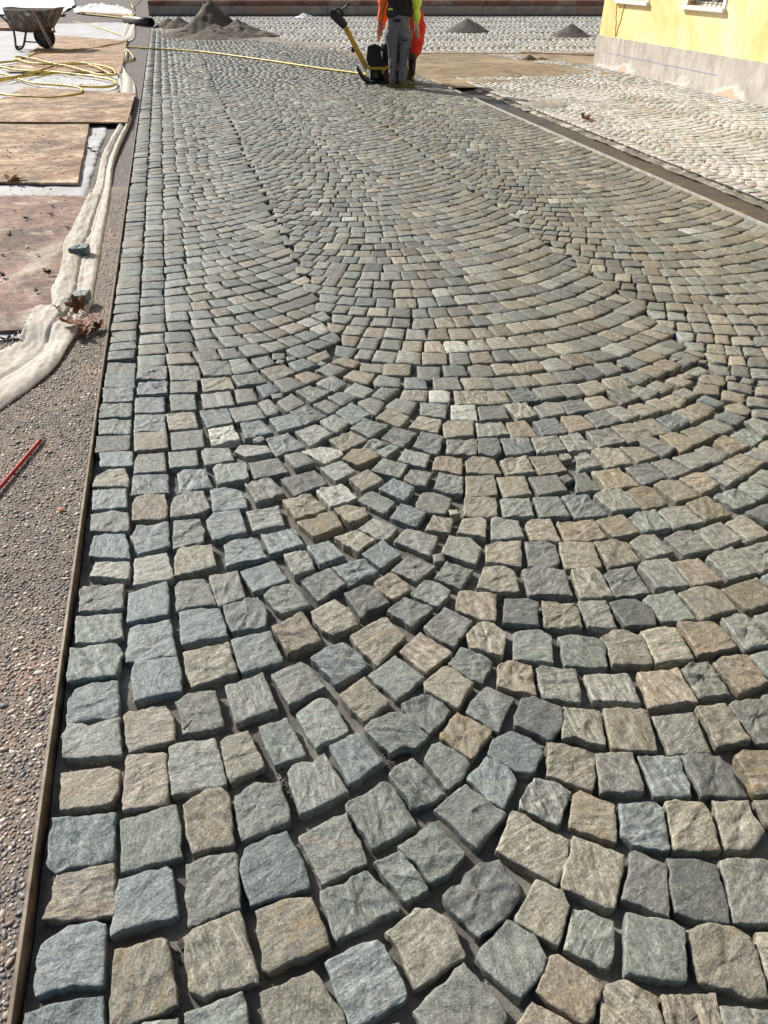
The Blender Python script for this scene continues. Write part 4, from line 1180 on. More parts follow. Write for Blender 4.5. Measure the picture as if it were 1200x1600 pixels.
l.new(c, b.inputs['Base Color']); bump(n, l, b, t3.outputs[0], .5, .006); M_PLI = m
# wall with two window openings (local: x into the building, y towards the street start, z up)
wins = [(-14.85+13.36, -14.85+14.27), (-14.85+11.24, -14.85+12.14)]; ZS, ZT = 1.06, 2.5
V, Fc = [], []
ycut = sorted([-16.0, 0.0]+[a for w_ in wins for a in w_]); zc = [.49, ZS, ZT, 7.2]
def quad(a, b_, c_, d_, V=V, Fc=Fc): k = len(V); V.extend([a, b_, c_, d_]); Fc.append((k, k+1, k+2, k+3))
for i in range(len(ycut)-1):
    for j in range(3):
        y0, y1 = ycut[i], ycut[i+1]
        if j == 1 and (y0, y1) in wins: continue
        quad((0, y1, zc[j]), (0, y0, zc[j]), (0, y0, zc[j+1]), (0, y1, zc[j+1]))
for y0, y1 in wins:
    quad((0, y0, ZS), (0, y1, ZS), (.22, y1, ZS), (.22, y0, ZS)); quad((0, y0, ZT), (.22, y0, ZT), (.22, y1, ZT), (0, y1, ZT))
    quad((0, y0, ZS), (.22, y0, ZS), (.22, y0, ZT), (0, y0, ZT)); quad((0, y1, ZS), (0, y1, ZT), (.22, y1, ZT), (.22, y1, ZS))
quad((0, 0, .49), (0, 0, 7.2), (7, 0, 7.2), (7, 0, .49)); quad((7, 0, .49), (7, 0, 7.2), (7, -16, 7.2), (7, -16, .49)); quad((0, -16, .49), (7, -16, .49), (7, -16, 7.2), (0, -16, 7.2))
mesh('wall', V, Fc, M_YEL, False, bl)
V, Fc = [], []
box_vf((3.49, -1.97, .20), (7.02, 4.0, .58), V, Fc); box_vf((3.485, -9.95, .195), (7.03+.012, 11.955, .59), V, Fc)
mesh('plinth', V, Fc, M_PLI, False, bl)
V, Fc = [], []
for s in (0, 1): quad((-.5, -16.5, 7.2) if not s else (3.5, -16.5, 9.0), (-.5, .5, 7.2) if not s else (3.5, .5, 9.0), (3.5, .5, 9.0) if not s else (7.5, .5, 7.2), (3.5, -16.5, 9.0) if not s else (7.5, -16.5, 7.2), V, Fc)
o = mesh('roof', V, Fc, mottled('clay_tiles', (.28, .12, .07), (.4, .2, .12), 8), False, bl); s = o.modifiers.new('s', 'SOLIDIFY'); s.thickness = .15
M_WFR = mottled('white_window_paint', (.74, .73, .70), (.82, .81, .79), 6, .5, .05)
M_SILL = mottled('pale_stone_sill', (.58, .57, .55), (.74, .73, .71), 8, .7, .2)
M_IRON = mottled('dark_iron', (.03, .03, .032), (.06, .055, .05), 30, .6, .2, .001)
mg, n, l, b = new_mat('window_glass', .08, .6); t = tex_noise(n, l, objc(n), 1.5, 3); l.new(ramp(n, l, t.outputs[0], [(.4, (.02, .022, .025)), (.6, (.05, .05, .05))]).outputs[0], b.inputs['Base Color'])
for wi, (y0, y1) in enumerate(wins):
    V, Fc = [], []
    for (a, c_, z0, z1) in ((y0, y0+.06, ZS, ZT), (y1-.06, y1, ZS, ZT), (y0+.06, y1-.06, ZS, ZS+.05), (y0+.06, y1-.06, ZT-.06, ZT), ((y0+y1)/2-.035, (y0+y1)/2+.035, ZS+.05, ZT-.06)):
        box_vf((.16, (a+c_)/2, (z0+z1)/2), (.05, c_-a, z1-z0), V, Fc)
    wf = mesh('window', V, Fc, M_WFR, False, bl)
    # surround proud of the wall
    V, Fc = [], []
    for (a, c_) in ((y0-.075, y0-.001), (y1+.001, y1+.075)): box_vf((-.002, (a+c_)/2, (ZS+ZT)/2), (.03, c_-a, ZT-ZS), V, Fc)
    box_vf((-.012, (y0+y1)/2, ZT+.04), (.04, y1-y0+.15, .078), V, Fc); bevel(mesh('surround', V, Fc, M_WFR, False, wf), .004)
    V, Fc = box_vf((.03, (y0+y1)/2, ZS-.028), (.19, y1-y0+.2, .055)); bevel(mesh('sill', V, Fc, M_SILL, False, wf), .006)
    V, Fc = box_vf((.185, (y0+y1)/2, (ZS+ZT)/2), (.008, y1-y0-.1, ZT-ZS-.09)); mesh('pane', V, Fc, mg, False, wf)
    V, Fc = [], []
    nb_ = 7
    for i in range(nb_):
        y = y0+.09+(y1-y0-.18)*i/(nb_-1); tube_vf([(.06, y, ZS+.04), (.06, y, ZT-.04)], .007, 6, V, Fc)
        if i < nb_-1:
            d = (y1-y0-.18)/(nb_-1)
            for zz in (ZS+.07, ZS+.22):
                tube_vf([(.06, y+d/2+math.cos(a)*d*.36, zz+.04+math.sin(a)*d*.42) for a in [k*math.pi/5 for k in range(11)]], .005, 5, V, Fc, False)
    for zz in (ZS+.035, ZS+.3, ZT-.1): tube_vf([(.06, y0, zz), (.06, y1, zz)], .006, 6, V, Fc)
    mesh('grille', V, Fc, M_IRON, True, wf)
V, Fc = [], []
rg2 = random.Random(5)
for a, c_ in (((-.004, -.36, 1.5), (-.004, -.62, .5)), ((-.004, -.92, 1.5), (-.004, -.64, .52))):
    pts = [Vector(a).lerp(Vector(c_), k/14)+Vector((0, rg2.uniform(-.02, .02), 0)) for k in range(15)]; tube_vf(pts, .007, 4, V, Fc)
mesh('wall_vine', V, Fc, mottled('dry_vine', (.18, .14, .07), (.3, .24, .13), 30), True, bl)
# chalk line on the plinth
V, Fc = [], []
for i in range(20):
    y0 = -.5-i*.17; z0 = .235+.002*math.sin(i); k = len(V); V += [(-.0235, y0, z0), (-.0235, y0-.16, z0-.001), (-.0235, y0-.16, z0+.009), (-.0235, y0, z0+.01)]; Fc.append((k+3, k+2, k+1, k))
mesh('chalk_line', V, Fc, mottled('blue_chalk', (.20, .20, .36), (.35, .35, .48), 30), False, bl)
tag(bl, 'yellow limewashed building with grey plinth and white window surrounds on the right', 'building')
# ---------------------------------------------------------------- sand and heaps
M_HEAP = mottled('damp_dark_sand', (.070, .061, .047), (.13, .115, .09), 3.5, .95, .9, .02, (.24, .22, .18), 2.2, .35, .65, fine=22, th3=(.55, .68))
M_HEAP2 = mottled('dark_gravel', (.07, .068, .062), (.115, .11, .1), 8, .95, .8, .015, fine=45)
def heap(name, cx, cy, rx, ry, h, mat, label, ang=-PSI, peaks=((0, 0, 1, 1),), cat='sand heap', group='heaps of sand', rough=.05, n_=46, pw=1.0):
    V, Fc = [], []
    for j in range(n_+1):
        for i in range(n_+1):
            u = -1+2*i/n_; v = -1+2*j/n_; d = math.hypot(u, v); z = 0
            for (pu, pv, ph, pr) in peaks:
                q = math.hypot((u-pu)/pr, (v-pv)/pr); z = max(z, ph*max(0, 1-q)**pw)
            z *= h; z += (rough*h*(noise.noise(Vector((u*3, v*3, cx)))+.6*noise.noise(Vector((u*8, v*8, cx)))+.3*noise.noise(Vector((u*20, v*20, cx)))))*min(1, z/h*5)
            if d > .97: z = -.03
            V.append((u*rx, v*ry, z-.006))
    for j in range(n_):
        for i in range(n_): a = j*(n_+1)+i; Fc.append((a, a+1, a+n_+2, a+n_+1))
    o = mesh(name, V, Fc, mat); o.location = (cx, cy, 0); o.rotation_euler = (0, 0, ang); return tag(o, label, cat, group)
c = at(345, 58); heap('sand_heap', c.x, c.y+.5, 1.75, 1.5, .82, M_HEAP, 'large dark sand heap with a wooden stick in it at the street end', peaks=((-.10, .05, 1, .55), (.3, -.1, .42, .68), (-.36, -.05, .36, .6), (.0, -.35, .3, .6)), rough=.10, n_=80)
c = at(264, 42); heap('sand_heap', c.x, c.y-.1, .55, .5, .25, M_HEAP, 'leftmost of the two small pointed sand cones left of the large heap', peaks=((0, 0, 1, .9),), rough=.06)
c = at(281, 43); heap('sand_heap', c.x, c.y-.3, .6, .5, .30, M_HEAP, 'small pointed sand cone between its twin and the large heap', peaks=((0, 0, 1, .9),), rough=.06)
c = at(735, 50.5); heap('gravel_heap', c.x, c.y+.3, .66, .6, .33, M_HEAP2, 'small dark gravel heap in the far square behind the workers', peaks=((0, 0, 1, 1),), cat='gravel heap')
c = at(900, 57.5); heap('gravel_heap', c.x, c.y+.2, .62, .55, .30, M_HEAP2, 'small dark gravel heap in the far square beside the yellow building corner', peaks=((-.1, 0, 1, .9), (.45, -.1, .3, .5)), cat='gravel heap')
c = at(853, 163); heap('gravel_heap', c.x, c.y, .34, .3, .04, mottled('grey_grit', (.20, .19, .165), (.33, .31, .27), 9, .95, .7, .01), 'low flattened patch of dark grit on the dusty square', peaks=((0, 0, 1, 1),), cat='gravel heap', pw=.6)
# sand spread at the foot of the large heap and the brown sand over the square
def spread(name, poly, zt, mat, label, sc=1.2, thr=.0, dx=.08):
    xs = [p[0] for p in poly]; ys = [p[1] for p in poly]; V, Fc = [], []
    nx = int((max(xs)-min(xs))/dx); ny = int((max(ys)-min(ys))/dx); idx = {}
    def dist(p):
        if not inside(p, poly): return -1
        return min(abs((poly[i][0]-poly[i-1][0])*(p[1]-poly[i-1][1])-(poly[i][1]-poly[i-1][1])*(p[0]-poly[i-1][0]))/math.dist(poly[i], poly[i-1]) for i in range(len(poly)))
    for j in range(ny+1):
        for i in range(nx+1):
            x = min(xs)+i*dx; y = min(ys)+j*dx; d = dist((x, y))
            if d < 0: continue
            z = zt*min(1, d/.5)-.012+.012*noise.noise(Vector((x*sc, y*sc, 1)))+.01*noise.noise(Vector((x*4, y*4, 1)))+.005*noise.noise(Vector((x*14, y*14, 1)))
            idx[(i, j)] = len(V); V.append((x, y, z))
    for (i, j), a in idx.items():
        if all(k in idx for k in ((i+1, j), (i+1, j+1), (i, j+1))): Fc.append((a, idx[(i+1, j)], idx[(i+1, j+1)], idx[(i, j+1)]))
    return mesh(name, V, Fc, mat)
W = lambda *a: tuple(at(*a)[:2])
M_BS = mottled('brown_sand', (.15, .11, .065), (.26, .205, .13), 3.5, .95, .5, .008, (.31, .25, .17), .8, fine=60)
o = spread('brown_sand', [W(640, 82.3), W(800, 82.8), W(935, 86), W(932, 108), W(985, 116), W(960, 119), W(880, 120), W(800, 131), W(740, 136), W(700, 137), W(655, 128), W(636, 110), W(560, 92), W(520, 82)], .030, M_BS, '', dx=.07); tag(o, None, None, kind='structure')
M_GS = mottled('grey_sand', (.16, .15, .125), (.27, .25, .21), 3.5, .95, .5, .008, fine=60)
o = spread('grey_sand', [W(236, 40), W(300, 44), W(420, 56), W(500, 66), W(560, 78), W(545, 82), W(470, 76), W(400, 66), W(300, 58), W(238, 49)], .03, M_GS, '', dx=.07); tag(o, None, None, kind='structure')
c = at(830, 94); heap('sand_heap', c.x+.1, c.y, .35, .2, .10, mottled('damp_brown_sand', (.09, .065, .04), (.16, .12, .075), 8, .95, .8, .01), 'low damp brown sand ridge lying across the sanded part of the square', peaks=((-.4, 0, 1, .6), (.3, .1, .6, .6)), rough=.15)
# stick in the heap, lath on the sand, black pipe
M_WOOD = mottled('pale_raw_wood', (.38, .27, .19), (.52, .40, .30), 14, .8, .2)
b0 = at(325, 50); M3 = Vector((b0.x, b0.y+.4, .25))
V, Fc = tube_vf([M3+Vector((.02, 0, -.1)), M3+Vector((-.04, 0, .5)), M3+Vector((-.1, 0, 1.15))], .018, 8); tag(mesh('wooden_stick', V, Fc, M_WOOD), 'thin pale wooden stick standing in the large sand heap', 'stick')
a, b0 = at(815, 84.5), at(893, 86.5)
V, Fc = [], []; tube_vf([a+Vector((0, 0, .03)), b0+Vector((0, 0, .03))], .013, 6, V, Fc); tag(mesh('lath', V, Fc, M_WOOD), 'thin wooden lath lying on the sand near the kerb line', 'lath')
a, b0 = at(197, 38), at(238, 43); M_BLK = mottled('black_plastic', (.012, .012, .013), (.028, .028, .03), 12, .45, .1)
d = (b0-a).normalized(); V, Fc = tube_vf([a+Vector((0, 0, .13)), a.lerp(b0, .5)+Vector((0, 0, .135)), b0+Vector((0, 0, .13))], .115, 20, cap=False)
V2, F2 = tube_vf([a+Vector((0, 0, .13)), b0+Vector((0, 0, .13))], .095, 20, cap=False); k = len(V); V += V2; Fc += [tuple(reversed([i+k for i in f])) for f in F2]
for s0, s1 in ((0, k), (40, k+20)):
    for i in range(20): j = (i+1) % 20; Fc.append((s0+i, s0+j, s1+j, s1+i) if s0 else (s0+j, s0+i, s1+i, s1+j))
tag(mesh('plastic_pipe', V, Fc, M_BLK), 'thick black plastic pipe lying across the street border at the far left', 'pipe')

# ---------------------------------------------------------------- hose and cord
m, n, l, b = new_mat('yellow_hose_rubber', .45, .4); t = tex_noise(n, l, objc(n), 5, 5, .7)
l.new(ramp(n, l, t.outputs[0], [(.40, (.28, .20, .045)), (.5, (.58, .43, .05)), (.62, (.72, .57, .11))]).outputs[0], b.inputs['Base Color']); M_HOSE = m
HP = [
 [(-40, 110), (0, 104), (25, 100), (42, 95), (60, 87.5), (85, 85.5), (120, 82.5), (160, 77), (185, 72), (200, 67.5)],
 [(-40, 109), (0, 108), (35, 107.5), (70, 113), (110, 119), (135, 117), (150, 112), (172, 104), (192, 99.5), (206, 96), (209, 92), (204, 85), (198, 79), (199, 76.5), (240, 77.5), (280, 79.5), (330, 84), (420, 96.5), (500, 108.5), (572, 118)],
 [(-40, 124), (0, 121), (22, 127.5), (52, 136), (90, 139.5), (130, 142), (163, 143), (178, 140.5), (182.5, 136), (176, 131.5), (150, 127), (120, 122.5), (80, 118.5), (40, 116.5), (0, 110)],
 [(-40, 154), (0, 155.5), (30, 159.5), (78, 161), (108, 158.5), (126, 155), (130.5, 150), (124, 145.5), (100, 141)],
 [(-40, 139), (0, 134), (25, 130), (55, 122), (82, 112.5), (105, 107), (130, 106.5), (150, 112), (165, 120), (178, 125.5), (183, 123.5), (176, 116), (158, 110.5), (140, 108.5), (100, 108), (60, 108), (25, 99), (38, 97), (60, 101), (85, 108), (110, 112), (135, 120), (160, 125.5), (182, 126)],
 [(100, 117), (60, 121), (30, 126), (0, 132), (-40, 139)]]
V, Fc = [], []
for k, P in enumerate(HP):
    pts = spline([at(*p) for p in P], 8); lift = [.055, .03, .06, .052+.02, .085, .045][k]
    q = []
    for i, p in enumerate(pts):
        z = lift+.012*noise.noise(Vector((p.x*2, p.y*2, k)))
        if p.x > -.75: z = .019
        elif p.x > -1.0: z = lerp(z, .03, (p.x+1)/.25)
        q.append(Vector((p.x, p.y, max(.019, z))))
    tube_vf(q, .0175, 8, V, Fc)
tag(mesh('garden_hose', V, Fc, M_HOSE), 'yellow hose coiled on the boards and running across the street to the machine', 'hose')
M_CORD = mottled('pale_yellow_cord', (.55, .47, .15), (.66, .6, .3), 20, .7, .1)
V, Fc = [], []
for P in ([(222, -4), (213, 6), (207, 11), (209, 18)], [(152, 17), (165, 20), (195, 25), (204, 29), (207, 32)], [(135, 27.5), (160, 30), (190, 33.5), (206, 35)]):
    tube_vf([p+Vector((0, 0, .11)) for p in spline([at(*p) for p in P], 6)], .02, 6, V, Fc)
for P in ([(112, 35.5), (140, 41), (160, 47), (178, 53.5), (190, 58)], [(150, 44), (170, 50), (188, 57)]):
    tube_vf([p+Vector((0, 0, .04)) for p in spline([at(*p) for p in P], 6)], .012, 6, V, Fc)
tag(mesh('cord', V, Fc, M_CORD), 'thin pale yellow cord trailing over the white sheet and far plank', 'cord')

# ---------------------------------------------------------------- wheelbarrow
def local(px, py, org, f=0.0):
    """image-plane offset at the depth of org, plus f metres deeper: (right, deeper, up)"""
    d = ray(px, py); fw = Vector((math.sin(PSI), math.cos(PSI), 0)); rt = Vector((math.cos(PSI), -math.sin(PSI), 0))
    t = (org.dot(fw)+f)/d.dot(fw); P = Vector((0, 0, H))+d*t; q = P-org; return Vector((q.dot(rt), f, P.z))
wb = at(48, 79.5); WR = empty('wheelbarrow', (wb.x, wb.y, .03), -PSI)
def L(px, py, f=0.0): q = local(px, py, wb, f); return Vector((q.x, q.y, q.z-.03))
m, n, l, b = new_mat('rusty_painted_tub', .7, .4, .2); p = objc(n)
mp = nd(n, 'ShaderNodeMapping'); mp.inputs['Scale'].default_value = (4, 4, .9); l.new(p, mp.inputs[0]); t1 = tex_noise(n, l, mp.outputs[0], 3, 6, .75, .4); t2 = tex_noise(n, l, p, 2.0, 5, .7)
sep = nd(n, 'ShaderNodeSeparateXYZ'); l.new(p, sep.inputs[0])
c = ramp(n, l, t1.outputs[0], [(.36, (.045, .042, .04)), (.5, (.12, .11, .095)), (.66, (.36, .34, .30))]).outputs[0]
c = mix(n, l, ramp(n, l, math_n(n, l, 'SUBTRACT', t2.outputs[0], math_n(n, l, 'MULTIPLY', math_n(n, l, 'SUBTRACT', sep.outputs[2], .55), .8)), [(.5, 0.0), (.6, .8)]).outputs[0], c, (.16, .065, .025)); l.new(c, b.inputs['Base Color']); M_TUB = m
M_TUBIN = mottled('cement_caked_inside', (.34, .33, .31), (.50, .49, .47), 6, .9, .4)
M_DKM = mottled('dark_painted_tube', (.03, .03, .03), (.10, .085, .07), 9, .55, .1, metal=.3)
def rring(cx, cy, lx, ly, z, r_, n_=40, dip=0.0):
    out = []
    for k in range(n_):
        a = 2*math.pi*k/n_; ca, sa = math.cos(a), math.sin(a); e = .42
        out.append(Vector((cx+lx/2*math.copysign(abs(ca)**e, ca), cy+ly/2*math.copysign(abs(sa)**e, sa), z-dip*(1-abs(ca)**2))))
    return out
tl, tr = L(9, 8), L(93, 4); bl_, br_ = L(20, 47), L(78, 45)
zr = L(50, 13, -.3).z; zb = L(50, 46).z
xr0, xr1, xb0, xb1 = tl.x, tr.x, bl_.x, br_.x
prof = [(0, .0), (.06, .12), (.5, .55), (.93, .97), (1.0, 1.0), (1.0, 1.03)]
rings = []
for s, o_ in [(0.0, -.10), (.0, .0), (.18, .28), (.55, .62), (.9, .93), (1.0, 1.0)]:
    x0 = lerp(xb0, xr0, o_); x1 = lerp(xb1, xr1, o_); rings.append(rring((x0+x1)/2, 0, x1-x0, lerp(.46, .78, max(0, o_)), lerp(zb, zr, s), 0, dip=.035*s))
V, Fc = [], []
for r_ in rings: V += r_
k = 40
for i in range(len(rings)-1):
    for j in range(k): a = i*k+j; c_ = i*k+(j+1) % k; Fc.append((a, c_, c_+k, a+k))
Fc.append(tuple(range(k-1, -1, -1)))
tub = mesh('tub', V, Fc, None, True, WR); tub.data.materials.append(M_TUB); tub.data.materials.append(M_TUBIN)
so = tub.modifiers.new('s', 'SOLIDIFY'); so.thickness = .006; so.offset = -1; so.material_offset = 1
V, Fc = tube_vf(rings[-1]+[rings[-1][0]], .012, 8); mesh('rim', V, Fc, mottled('worn_rim', (.3, .27, .23), (.45, .42, .37), 10, metal=.3), True, WR)
# cement residue in the tub
V, Fc = grid_vf(xb0-.05, xb1+.05, -.26, .26, .05, .05, lambda x, y: zb+.12+.05*noise.noise(Vector((x*4, y*4, 0)))); mesh('cement_residue', V, Fc, M_TUBIN, True, WR)
for s in (-1, 1):
    f_ = s*.24
    V, Fc = [], []
    pth = [L(-28, 8, f_), L(0, 24, f_), L(20, 43, f_*.95), L(30, 48, f_*.9), L(60, 49.5, f_*.6), L(86, 49, f_*.35)]
    tube_vf(spline(pth, 5), .022, 8, V, Fc); mesh('handle', V, Fc, M_DKM, True, WR)
    V, Fc = tube_vf([L(-34, 3, f_), L(-24, 10.5, f_)], .022, 10); mesh('grip', V, Fc, M_BLK, True, WR)
    zg = .012
    pth = [L(21, 46, f_), L(23.5, 60, f_), L(25, 74, f_)]; x0 = L(28, 79, f_).x; pth += [Vector((x0, f_, zg+.015)), Vector((L(32, 79, f_).x, f_, zg+.015)), L(37, 70, f_), L(41, 47, f_)]
    for p in pth: p.z = max(p.z, zg+.012)
    V, Fc = tube_vf(spline(pth, 6), .024, 8); mesh('leg', V, Fc, M_DKM, True, WR)
    V, Fc = tube_vf([L(37, 65, f_), L(66, 66.5, f_*.3)], .014, 8); mesh('stay', V, Fc, M_DKM, True, WR)
# wheel
wx = L(70, 60).x; wz0 = .012; rad = .235
V, Fc = [], []
N = 40
for i in range(N):
    a = 2*math.pi*i/N
    for k in range(12): q = 2*math.pi*k/12; rr = rad-.045+.045*math.cos(q); V.append((wx+rr*math.cos(a), .048*math.sin(q), wz0+rad+rr*math.sin(a)))
for i in range(N):
    for k in range(12): a = i*12+k; b_ = i*12+(k+1) % 12; c_ = ((i+1) % N)*12; Fc.append((a, b_, c_+(k+1) % 12, c_+k))
wh = mesh('wheel', V, Fc, mottled('black_rubber', (.018, .017, .016), (.05, .045, .04), 12, .85, .2), True, WR)
V, Fc = [], []
for y in (-.022, .022): tube_vf([(wx, y-.003, wz0+rad), (wx, y+.003, wz0+rad)], rad-.075, 28, V, Fc)
tube_vf([(wx, -.09, wz0+rad), (wx, .09, wz0+rad)], .018, 10, V, Fc); mesh('rim', V, Fc, M_DKM, False, wh)
for s in (-1, 1):
    V, Fc = [], []; tube_vf([L(80, 49, s*.1)+Vector((0, 0, 0)), (wx, s*.085, wz0+rad)], .012, 8, V, Fc); tube_vf([L(66, 49, s*.15), (wx, s*.085, wz0+rad)], .012, 8, V, Fc); mesh('fork', V, Fc, M_DKM, True, WR)
V, Fc = tube_vf([L(72, 47, -.1), L(85, 50, -.1), L(84, 41, -.1)], .02, 8); mesh('nose_guard', V, Fc, mottled('rusty_bar', (.2, .16, .12), (.32, .27, .22), 10), True, WR)
V, Fc = [], []; c0 = L(47, 22, -.33); tube_vf([c0+Vector((.0, -.0, 0)), c0+Vector((-.02, -.06, .0))], .035, 14, V, Fc); tube_vf([c0+Vector((-.02, -.06, 0)), c0+Vector((-.035, -.11, 0))], .024, 14, V, Fc)
mesh('plastic_cap', V, Fc, mottled('white_plastic_cap', (.75, .73, .66), (.8, .78, .72), 9, .4, 0), True, WR)
tag(WR, 'rusty cement-stained wheelbarrow with a black wheel standing at the upper left', 'wheelbarrow')
V, Fc = [], []; a = L(50, 13.5, -.42); b_ = L(83, 83, -.42); b_.z = .005; a2 = a+Vector((.02, .01, 0))
tube_vf([a, a.lerp(b_, .5), b_], .017, 8, V, Fc); tube_vf([a.lerp(b_, .3)+Vector((.03, .01, 0)), b_+Vector((.035, .03, .01))], .012, 8, V, Fc)
o = mesh('leaning_stick', V, Fc, M_WOOD); o.location = WR.location; o.rotation_euler = WR.rotation_euler; tag(o, 'grey wooden stick leaning against the wheelbarrow tub', 'stick')

# ---------------------------------------------------------------- plate compactor
cb = at(600, 130); CR = empty('plate_compactor', (cb.x, cb.y+.15, 0), -PSI); cb2 = Vector((cb.x, cb.y+.15, 0))
def K(px, py, f=0.0): return local(px, py, cb2, f)
M_YP = mottled('yellow_machine_paint', (.50, .32, .03), (.62, .42, .05), 6, .4, .05, .001, (.14, .1, .04), 9, th3=(.6, .7))
M_ENG = mottled('black_machine_paint', (.008, .009, .011), (.022, .023, .027), 8, .85, .1)
M_GREY = mottled('dull_metal', (.22, .22, .22), (.36, .36, .35), 20, .4, .1, metal=.5)
# base plate with upturned ends
xa, xb_ = K(560, 120).x, K(645, 120).x; V, Fc = [], []
prof = [(xa-.02, .20), (xa+.03, .11), (xa+.09, .04), (xa+.17, .006), (xb_-.17, .006), (xb_-.08, .04), (xb_, .12)]
for y in (-.25, .25):
    for x, z in prof: V.append((x, y, z))
    for x, z in prof: V.append((x, y, z+.035))
n_ = len(prof); s2 = 2*n_
for k in range(n_-1):
    Fc += [(k, k+1, s2+k+1, s2+k), (n_+k+1, n_+k, s2+n_+k, s2+n_+k+1), (k+1, k, n_+k, n_+k+1), (s2+k, s2+k+1, s2+n_+k+1, s2+n_+k)]
Fc += [(0, s2, s2+n_, n_), (n_-1, n_+n_-1, s2+n_+n_-1, s2+n_-1)]
bevel(mesh('base_plate', V, Fc, M_ENG, False, CR), .006)
V, Fc = [], []
xm = (xa+xb_)/2; box_vf((xm+.05, 0, .215), (xb_-xa-.24, .38, .045), V, Fc); box_vf((xm+.05, -.16, .165), (.22, .10, .075), V, Fc); bevel(mesh('deck', V, Fc, M_YP, False, CR), .01)
V, Fc = box_vf((xm+.06, 0, .12), (xb_-xa-.28, .36, .14)); bevel(mesh('exciter_housing', V, Fc, M_ENG, False, CR), .01)
M_RBK = mottled('rusty_black', (.02, .015, .012), (.07, .04, .03), 15, .5, .1)
for x in (K(587, 120).x, K(608, 120).x, K(633, 120).x):
    V, Fc = tube_vf([(x, -.26, .125), (x, -.205, .125)], .095 if x > K(600, 120).x else .05, 22); mesh('exciter_cover', V, Fc, M_RBK, False, CR)
# belt cover / engine
a, b_ = K(574, 108), K(600, 88); V, Fc = [], []
pts = [(K(576, 115).x, .25), (K(573, 104).x, .34), (K(575, 92).x, .52), (K(586, 88).x, .55), (K(594, 90).x, .52), (K(597, 104).x, .34), (K(603, 113).x, .24)]
for y in (-.22, -.06):
    for x, z in pts: V.append((x, y, z))
n_ = len(pts)
for k in range(n_): j = (k+1) % n_; Fc.append((k, j, n_+j, n_+k))
Fc += [tuple(range(n_-1, -1, -1)), tuple(range(n_, 2*n_))]; bevel(mesh('belt_cover', V, Fc, M_ENG, False, CR), .015, 3)
V, Fc = [], []; box_vf((xm+.10, .04, .38), (.30, .26, .24), V, Fc); box_vf((xm+.12, .04, .535), (.24, .22, .07), V, Fc)
for i in range(6): box_vf((xm+.10, .04, .29+i*.03), (.325, .285, .008), V, Fc)
bevel(mesh('engine', V, Fc, M_ENG, False, CR), .008)
V, Fc = [], []; tube_vf([(xm+.0, -.02, .60), (xm+.22, -.02, .60)], .075, 18, V, Fc); mesh('fuel_tank', V, Fc, M_YP, False, CR)
V, Fc = [], []
for y in (-.2, .2): tube_vf(spline([K(583, 104, y), K(586, 82, y), K(596, 78, y), K(606, 64, y), K(612, 60, y)], 6), .02, 8, V, Fc)
for pp in ((586, 82), (606, 64)): tube_vf([K(*pp, -.2), K(*pp, .2)], .02, 8, V, Fc)
mesh('guard_frame', V, Fc, M_ENG, True, CR)
V, Fc = [], []
for i in range(5): q = K(585+i*6, 80-i*3, -.14); box_vf(q, (.05, .05, .10), V, Fc, Matrix.Rotation(.5, 3, 'Y'))
tube_vf([K(578, 78, -.15), K(587, 79, -.15)], .05, 16, V, Fc)
bevel(mesh('air_filter', V, Fc, M_BLK, False, CR), .006)
# handle bar: flat yellow bar, black control head
a, b_ = K(573, 107, -.1), K(538, 40, -.1); d = (b_-a); Lh = d.length
Mh = d.to_track_quat('Z', 'Y').to_matrix(); V, Fc = box_vf((a+b_)/2, (.085, .075, Lh), M=Mh); hd = bevel(mesh('handle_bar', V, Fc, M_YP, False, CR), .012)
V, Fc = [], []
for t0 in (.26, .31, .36, .41, .46, .5): box_vf(a.lerp(b_, t0)+Mh @ Vector((0, 0, 0)), (.05, .0785, .02), V, Fc, Mh)
mesh('lettering', V, Fc, M_BLK, False, hd)
V, Fc = box_vf(K(555, 77, -.1), (.06, .06, .05)); box_vf(K(553, 77.5, -.1), (.09, .02, .07), V, Fc); bevel(mesh('latch', V, Fc, M_BLK, False, CR), .006)
V, Fc = [], []
tube_vf(spline([K(540, 42, -.1), K(532, 33, -.1), K(524, 25, -.1), K(517, 19, -.1)], 4), [.055, .06, .062, .065, .066, .068, .07, .07, .07, .068, .064, .058, .045], 12, V, Fc)
mesh('control_head', V, Fc, M_BLK, True, CR)
V, Fc = [], []; tube_vf(spline([K(521, 19, -.1), K(524, 15, -.1), K(530, 14, -.1), K(533, 18, -.1)], 5), .014, 8, V, Fc); tube_vf([K(531, 20, -.1), K(546, 4, -.1)], .015, 8, V, Fc); tube_vf([K(530, 26, -.1), K(537, 20, -.1)], .035, 8, V, Fc)
mesh('lever', V, Fc, M_BLK, True, CR)
tag(CR, 'yellow and black plate compactor with raised handle bar beside the worker', 'plate compactor')

